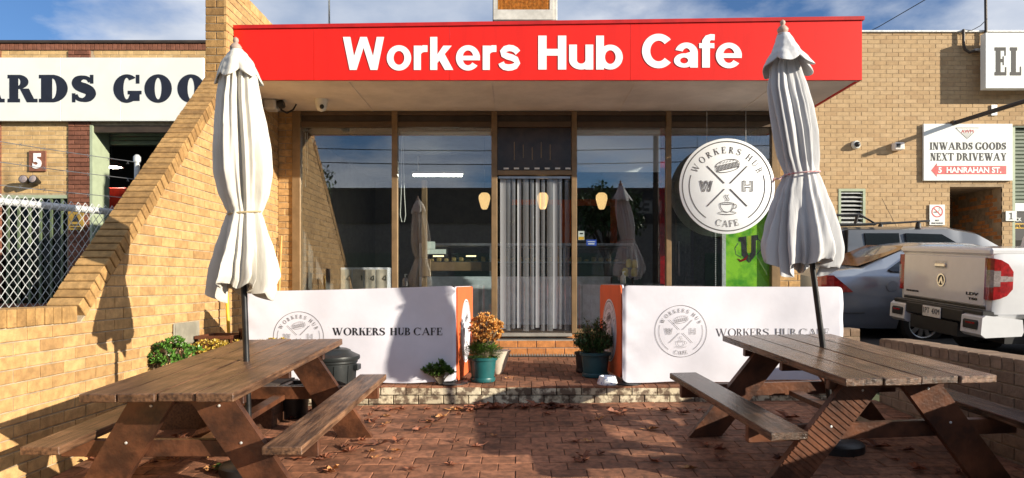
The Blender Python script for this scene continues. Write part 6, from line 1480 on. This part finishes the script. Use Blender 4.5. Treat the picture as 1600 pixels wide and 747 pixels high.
for poly in ([(.14, 1.25), (.20, 1.70), (.36, 1.70), (.38, 1.22)], [(.84, 1.24), (.80, 1.72), (1.42, 1.72), (1.46, 1.22)], [(1.58, 1.22), (1.55, 1.72), (2.2, 1.70), (2.85, 1.30), (2.85, 1.22)]):
    MB().prism(poly, -.03, .012, fr).build('side_window', M['carglass'], t)
MB().box((.44, -.925, .5), (.452, -.80, 1.78)).build('canopy_gap', M['black'], t)
wheel(t, .95, -.80, .38); wheel(t, 4.0, -.80, .38)
rk = MB().tube([(.12, -.66, 1.88), (.12, -.66, 2.06), (.78, -.66, 2.08), (1.08, -.66, 1.90), (.12, -.66, 1.88)], .026, 6).tube([(.12, .62, 1.88), (.12, .62, 2.06), (.78, .62, 2.08), (1.08, .62, 1.90), (.12, .62, 1.88)], .026, 6).tube([(.74, -.66, 2.08), (.70, -.66, 1.90)], .03, 6)
for x in (.14, .35, .56, .8, 1.05): rk.box((x-.03, -.64, 1.87), (x+.03, .62, 1.905))
rk.build('roof_rack', M['black'], t)
for y_ in (-.68, .6):
    rbar = MB().tube([(1.15, y_, 1.90), (2.05, y_, 1.96)], .022, 6).build('roof_bar', M['black'], t); MB().lathe([(.05, 0), (.045, .08), (.02, .1)], (1.85, y_, 1.83), 12).build('bar_foot', M['black'], rbar)
MB().tube([(1.55, -.5, 1.85), (1.25, -.52, 2.4)], .004, 4).build('aerial', M['black'], t)
# --- white utility, rear corner nearest
t = thing('white_utility', 'white utility with tailgate badge and wrapped red tail lamp at the right edge', 'car', (5.43, 8.90, GZ(5.4, 8.9)-.08), (slope, 0, 0))
hw_ = .95
def bedbox():
    pr = []
    for (y, z) in ((-.86, .66), (-.94, .72), (-.955, .95), (-.95, 1.25), (-.93, 1.43), (-.905, 1.455), (-.80, 1.47)): pr.append((y, z))
    half = pr; ring_ = half+[(-y, z) for y, z in half[::-1]]
    vs = []; xs_ = [0, .015, .05, .12, .5]+[.5+i*.115 for i in range(1, 10)]
    for x in xs_:
        ins = .05 if x == 0 else (.02 if x < .02 else (.006 if x < .1 else 0))
        for (y, z) in ring_:
            zz_ = z
            if abs(x-1.05) < .5 and z < .8: pass
            vs.append((x, y*(1-ins), zz_ if z < 1.4 else zz_-ins*.3))
    k = len(ring_); n = len(xs_)-1
    fs = [(i*k+j, (i+1)*k+j, (i+1)*k+j+1, i*k+j+1) for i in range(n) for j in range(k-1)]+[(i*k+k-1, (i+1)*k+k-1, (i+1)*k, i*k) for i in range(n)]+[tuple(range(k)), tuple(range(n*k, n*k+k))[::-1]]
    return MB().add(vs, fs)
bedbox().build('tray', M['carwhite'], t, smooth=40)
carbody(t, M['carwhite'], 1.56, 5.2, [(1.5, .5), (4.9, .45), (5.2, .55)], [(1.5, 1.25), (3.6, 1.22), (4.4, 1.15), (5.2, 1.0)], [(1.5, 1.5), (1.62, 1.74), (1.9, 1.79), (3.0, 1.80), (3.3, 1.72), (3.95, 1.30), (4.8, 1.16), (5.2, 1.02)], [(1.5, .93), (4.3, .94), (5.2, .8)], [(1.5, .76), (3.0, .72), (4.0, .8), (5.2, .7)], [(4.25, .44)])
# tailgate skin with recess lines, handle, lid
tg = MB().box((-.022, -.84, .80), (.03, .84, 1.375), c=.012).build('tailgate', M['carwhite'], t)
MB().box((-.012, -.84, .765), (.02, .84, .795), c=.004).build('lower_seam', M['black'], t)
MB().box((-.03, -.935, 1.392), (1.54, .935, 1.478), c=.025).build('tray_lid', M['carwhite'], t)
MB().box((-.045, -.11, 1.225), (-.0225, .11, 1.275), c=.010).build('handle', M['chrome'], tg)
MB().box((-.018, -.14, 1.205), (-.0222, .14, 1.30)).build('handle_recess', M['galv'], tg)
Qx = Matrix.Rotation(math.radians(-90), 3, 'Y')
fr_t = (Vector((-.0225, 0, 0)), Vector((0, -1, 0)), Vector((0, 0, 1)), Vector((-1, 0, 0)))
bm_ = flat(ring(.02, 1.06, .085, .085, .02, .02, 0, 360, 30)+[[(.02-.05, 1.015), (.02-.018, 1.015), (.02-.0, 1.07), (.02-.012, 1.09)], [(.02+.018, 1.015), (.02+.05, 1.015), (.02+.012, 1.11), (.02-.008, 1.09)], [(.02-.03, 1.05), (.02+.03, 1.05), (.02+.026, 1.066), (.02-.026, 1.066)]], fr_t, .008)
bm_.build('round_badge', M['chrome'], tg)
MB().lathe([(.078, 0), (.07, .005), (.005, .006)], (-.0228, -.02, 1.06), 24, Qx).build('badge_ground', M['black'], tg)
po_ = Vector((0, 0, 0))
def badge(txt, y0, z0, w_, h_, m, par, nm, off=.02):
    sans(txt, (Vector(parent_world(par))+Vector((-.0232, y0, z0)), Vector((0, -1, 0)), Vector((0, 0, 1)), Vector((-1, 0, 0))), w_, h_, m, nm, par, offset=off, depth=.003)
badge('LDV', -.52, .915, .22, .036, M['ink'], tg, 'lettering'); badge('T60', -.56, .86, .16, .030, M['ink'], tg, 'lettering'); badge('TRAILRIDER', .76, .865, .30, .024, M['ink'], tg, 'lettering')
# tail lamp: red wrap with clear centre
def lamp(sy):
    L_ = MB(); cs = [(-.026, .86), (-.040, .89), (-.030, .93), (.0, .958), (.07, .968), (.15, .968), (.215, .965)]
    top_ = [1.35, 1.365, 1.365, 1.36, 1.345, 1.30, 1.21]; bot_ = [.90, .885, .88, .885, .90, .935, 1.01]
    for i in range(len(cs)-1):
        (xa, ya), (xb, yb) = cs[i], cs[i+1]
        q = [(xa, sy*ya, bot_[i]), (xb, sy*yb, bot_[i+1]), (xb, sy*yb, top_[i+1]), (xa, sy*ya, top_[i]), (xa+.05, sy*(ya-.08), bot_[i]), (xb+.03, sy*(yb-.1), bot_[i+1]), (xb+.03, sy*(yb-.1), top_[i+1]), (xa+.05, sy*(ya-.08), top_[i])]
        fs = [(0, 1, 2, 3), (0, 4, 5, 1), (3, 2, 6, 7), (0, 3, 7, 4), (1, 5, 6, 2)]
        L_.add(q, fs if sy < 0 else [f[::-1] for f in fs])
    o = L_.build('tail_lamp', M['lampred'], t, smooth=40)
    C_ = MB(); 
    for i, (zb_, zt__) in enumerate(((1.03, 1.23), (1.03, 1.23), (1.03, 1.23), (1.04, 1.22), (1.095, 1.16), (1.10, 1.155))):
        (xa, ya), (xb, yb) = cs[i], cs[i+1]; e = .004
        q = [(xa-e, sy*(ya+e), zb_), (xb-e, sy*(yb+e), zb_), (xb-e, sy*(yb+e), zt__), (xa-e, sy*(ya+e), zt__)]
        C_.add(q, [(0, 1, 2, 3)] if sy < 0 else [(3, 2, 1, 0)])
    C_.build('clear_lens', M['lampclear'], o)
lamp(-1); lamp(1)
# rear bumper: black step with white corners carrying dark slots
MB().box((-.11, -.62, .58), (.02, .62, .74), c=.02).build('bumper_step', M['black'], t)
MB().box((-.10, -.93, .70), (.10, .93, .757), c=.012).build('bumper_top', M['black'], t)
for sy in (-1, 1):
    pr = [(-.13, .49), (-.08, .45), (.34, .47), (.36, .52), (.34, .66), (-.08, .71), (-.12, .68)]
    bc_ = MB().prism(pr, .60, .97, (Vector((0, 0, 0)), Vector((1, 0, 0)), Vector((0, 0, 1)), Vector((0, sy, 0)))).build('bumper_corner', M['carwhite'], t)
    MB().box((-.137, sy*.64, .525), (-.11, sy*.91, .645), c=.02).build('bumper_slot', M['black'], bc_)
    MB().box((-.140, sy*.70, .60), (-.1375, sy*.86, .62)).build('reflector', M['lampred'], bc_)
MB().box((-.1, -.5, .40), (.3, .5, .57)).build('underbody', M['black'], t)
MB().box((.3, -.75, .35), (4.6, .75, .62)).build('chassis', M['black'], t)
pl = MB().box((-.125, -.19, .585), (-.115, .19, .72), c=.002).build('number_plate', M['plate'], t)
sans('1PT', (Vector(parent_world(pl))+Vector((-.1255, .17, .628)), Vector((0, -1, 0)), Vector((0, 0, 1)), Vector((-1, 0, 0))), .135, .07, M['navy'], 'plate_characters', pl, offset=.0, depth=.001)
sans('4XM', (Vector(parent_world(pl))+Vector((-.1255, -.01, .628)), Vector((0, -1, 0)), Vector((0, 0, 1)), Vector((-1, 0, 0))), .16, .07, M['navy'], 'plate_characters', pl, offset=.0, depth=.001)
wheel(t, 1.05, -.80, .39); wheel(t, 4.25, -.80, .39); wheel(t, 1.05, .80, .39, 1); wheel(t, 4.25, .80, .39, 1)
for o in list(t.children):
    if o.name.startswith('tray') and 'lid' not in o.name: pass
MB().lathe([(.46, 0), (.44, .02), (.40, .03)], (1.05, -.94, .42), 32, Matrix.Rotation(math.radians(90), 3, 'X'), cap=False).build('wheel_arch', M['black'], t, smooth=30)

# ---------------------------------------------------------------- the far side of the street, seen only as reflections
ya_ = -26.0
wh = thing('warehouse_opposite', 'long dark warehouse across the street mirrored in the shop windows', 'building', (0, ya_, -.1))
W(MB().box((-34, ya_-12, -.1), (34, ya_, 5.5)), 'wall', M['warebrick'], wh)
W(MB().box((-34.1, ya_-12, 5.502), (34.1, ya_+.12, 7.6)), 'cladding', M['warehouse'], wh)
W(MB().box((-34.2, ya_-12, 7.602), (34.2, ya_+.2, 7.75)), 'roof_edge', M['bronze_dk'], wh)
for x in range(-28, 30, 8): W(MB().box((x, ya_+.001, -.1), (x+4, ya_+.05, 3.6)), 'roller_door', M['shutter'], wh)
sgn = W(MB().box((3.2, ya_+.13, 5.7), (12.8, ya_+.2, 7.3)), 'sign_board', M['black'], wh)
fr_b = (Vector((9.2, ya_+.201, 6.1)), Vector((-1, 0, 0)), Vector((0, 0, 1)), Vector((0, 1, 0)))
sans('LES', fr_b, 1.7, .85, M['concrete'], 'lettering', sgn, offset=.03)
def tree(label, x, y, h, r, seed, m, dens=5200):
    random.seed(seed); t = thing('street_tree', label, 'tree', (x, y, -.1)); tr_ = MB(); lf = MB()
    tr_.tube([(x, y, -.2), (x+.1, y, h*.25), (x-.05, y+.1, h*.5)], [.28, .22, .16], 8)
    cl = []
    for i in range(16):
        a = i*2.4; v = Vector((math.cos(a)*random.uniform(.3, 1), math.sin(a)*random.uniform(.3, 1), random.uniform(-.3, 1))); c = Vector((x, y, h*.62))+Vector((v.x*r, v.y*r, v.z*r*.75)); cl.append(c)
        tr_.tube([(x, y, h*.35), ((x+c.x)/2, (y+c.y)/2, h*.5), c], [.10, .06, .02], 5)
    for i in range(dens):
        c = random.choice(cl); v = rvec()*r*.42; leaf(lf, c+v, rvec(), Vector((0, 0, 1)), .28, .15)
    W(tr_, 'trunk', M['bark'], t); W(lf, 'crown', m, t, kind='stuff')
tree('leafy street tree across the road reflected left of centre', -13.5, -20, 8.5, 3.0, 1, M['leafdark'])
tree('tall leafy street tree across the road reflected right of the door', 4.6, -17.5, 8.2, 1.5, 2, M['leafdark'], 2600)
def bare(x, y, h, seed):
    random.seed(seed); t = thing('bare_tree', 'leafless street tree across the road reflected behind the round sign', 'tree', (x, y, -.1)); b_ = MB()
    def grow(p, d, r, n):
        if n == 0: return
        q = p+d*(h*.17*(n/5)**.5); b_.tube([p, q], [r, r*.7], 5, cap=False)
        for k in range(3): grow(q, (d+rvec()*.75+Vector((0, 0, .1))).normalized(), r*.62, n-1)
    grow(Vector((x, y, -.2)), Vector((0, 0, 1)), .2, 6); W(b_, 'trunk_and_branches', M['bark'], t)
bare(12.5, -16, 10, 4)
for i, (x, y) in enumerate(((-16, -16), (2.9+4, -16.2), (24, -16))):
    t = thing('power_pole', ('timber power pole across the street at the far left', 'timber power pole across the street in the middle', 'timber power pole across the street at the far right')[i], 'pole', (x, y, -.1), group='street power poles')
    W(MB().tube([(x, y, -.2), (x, y, 10.5)], [.17, .12], 10), 'post', M['bark'], t); W(MB().box((x-1.1, y-.06, 9.6), (x+1.1, y+.06, 9.75)), 'crossarm', M['bark'], t)
for j, (z, dy) in enumerate(((9.85, -.5), (9.85, .5), (8.6, 0), (7.9, .1), (10.4, 0))):
    pts = [(-50+100*i/40, -16.1+dy, z-.35*abs(math.sin(math.pi*i/13))) for i in range(41)]
    tag(W(MB().tube(pts, .022, 4), 'overhead_wire', M['black']), 'one of the dark overhead wires strung along the far side of the street', 'wire', 'overhead street wires')
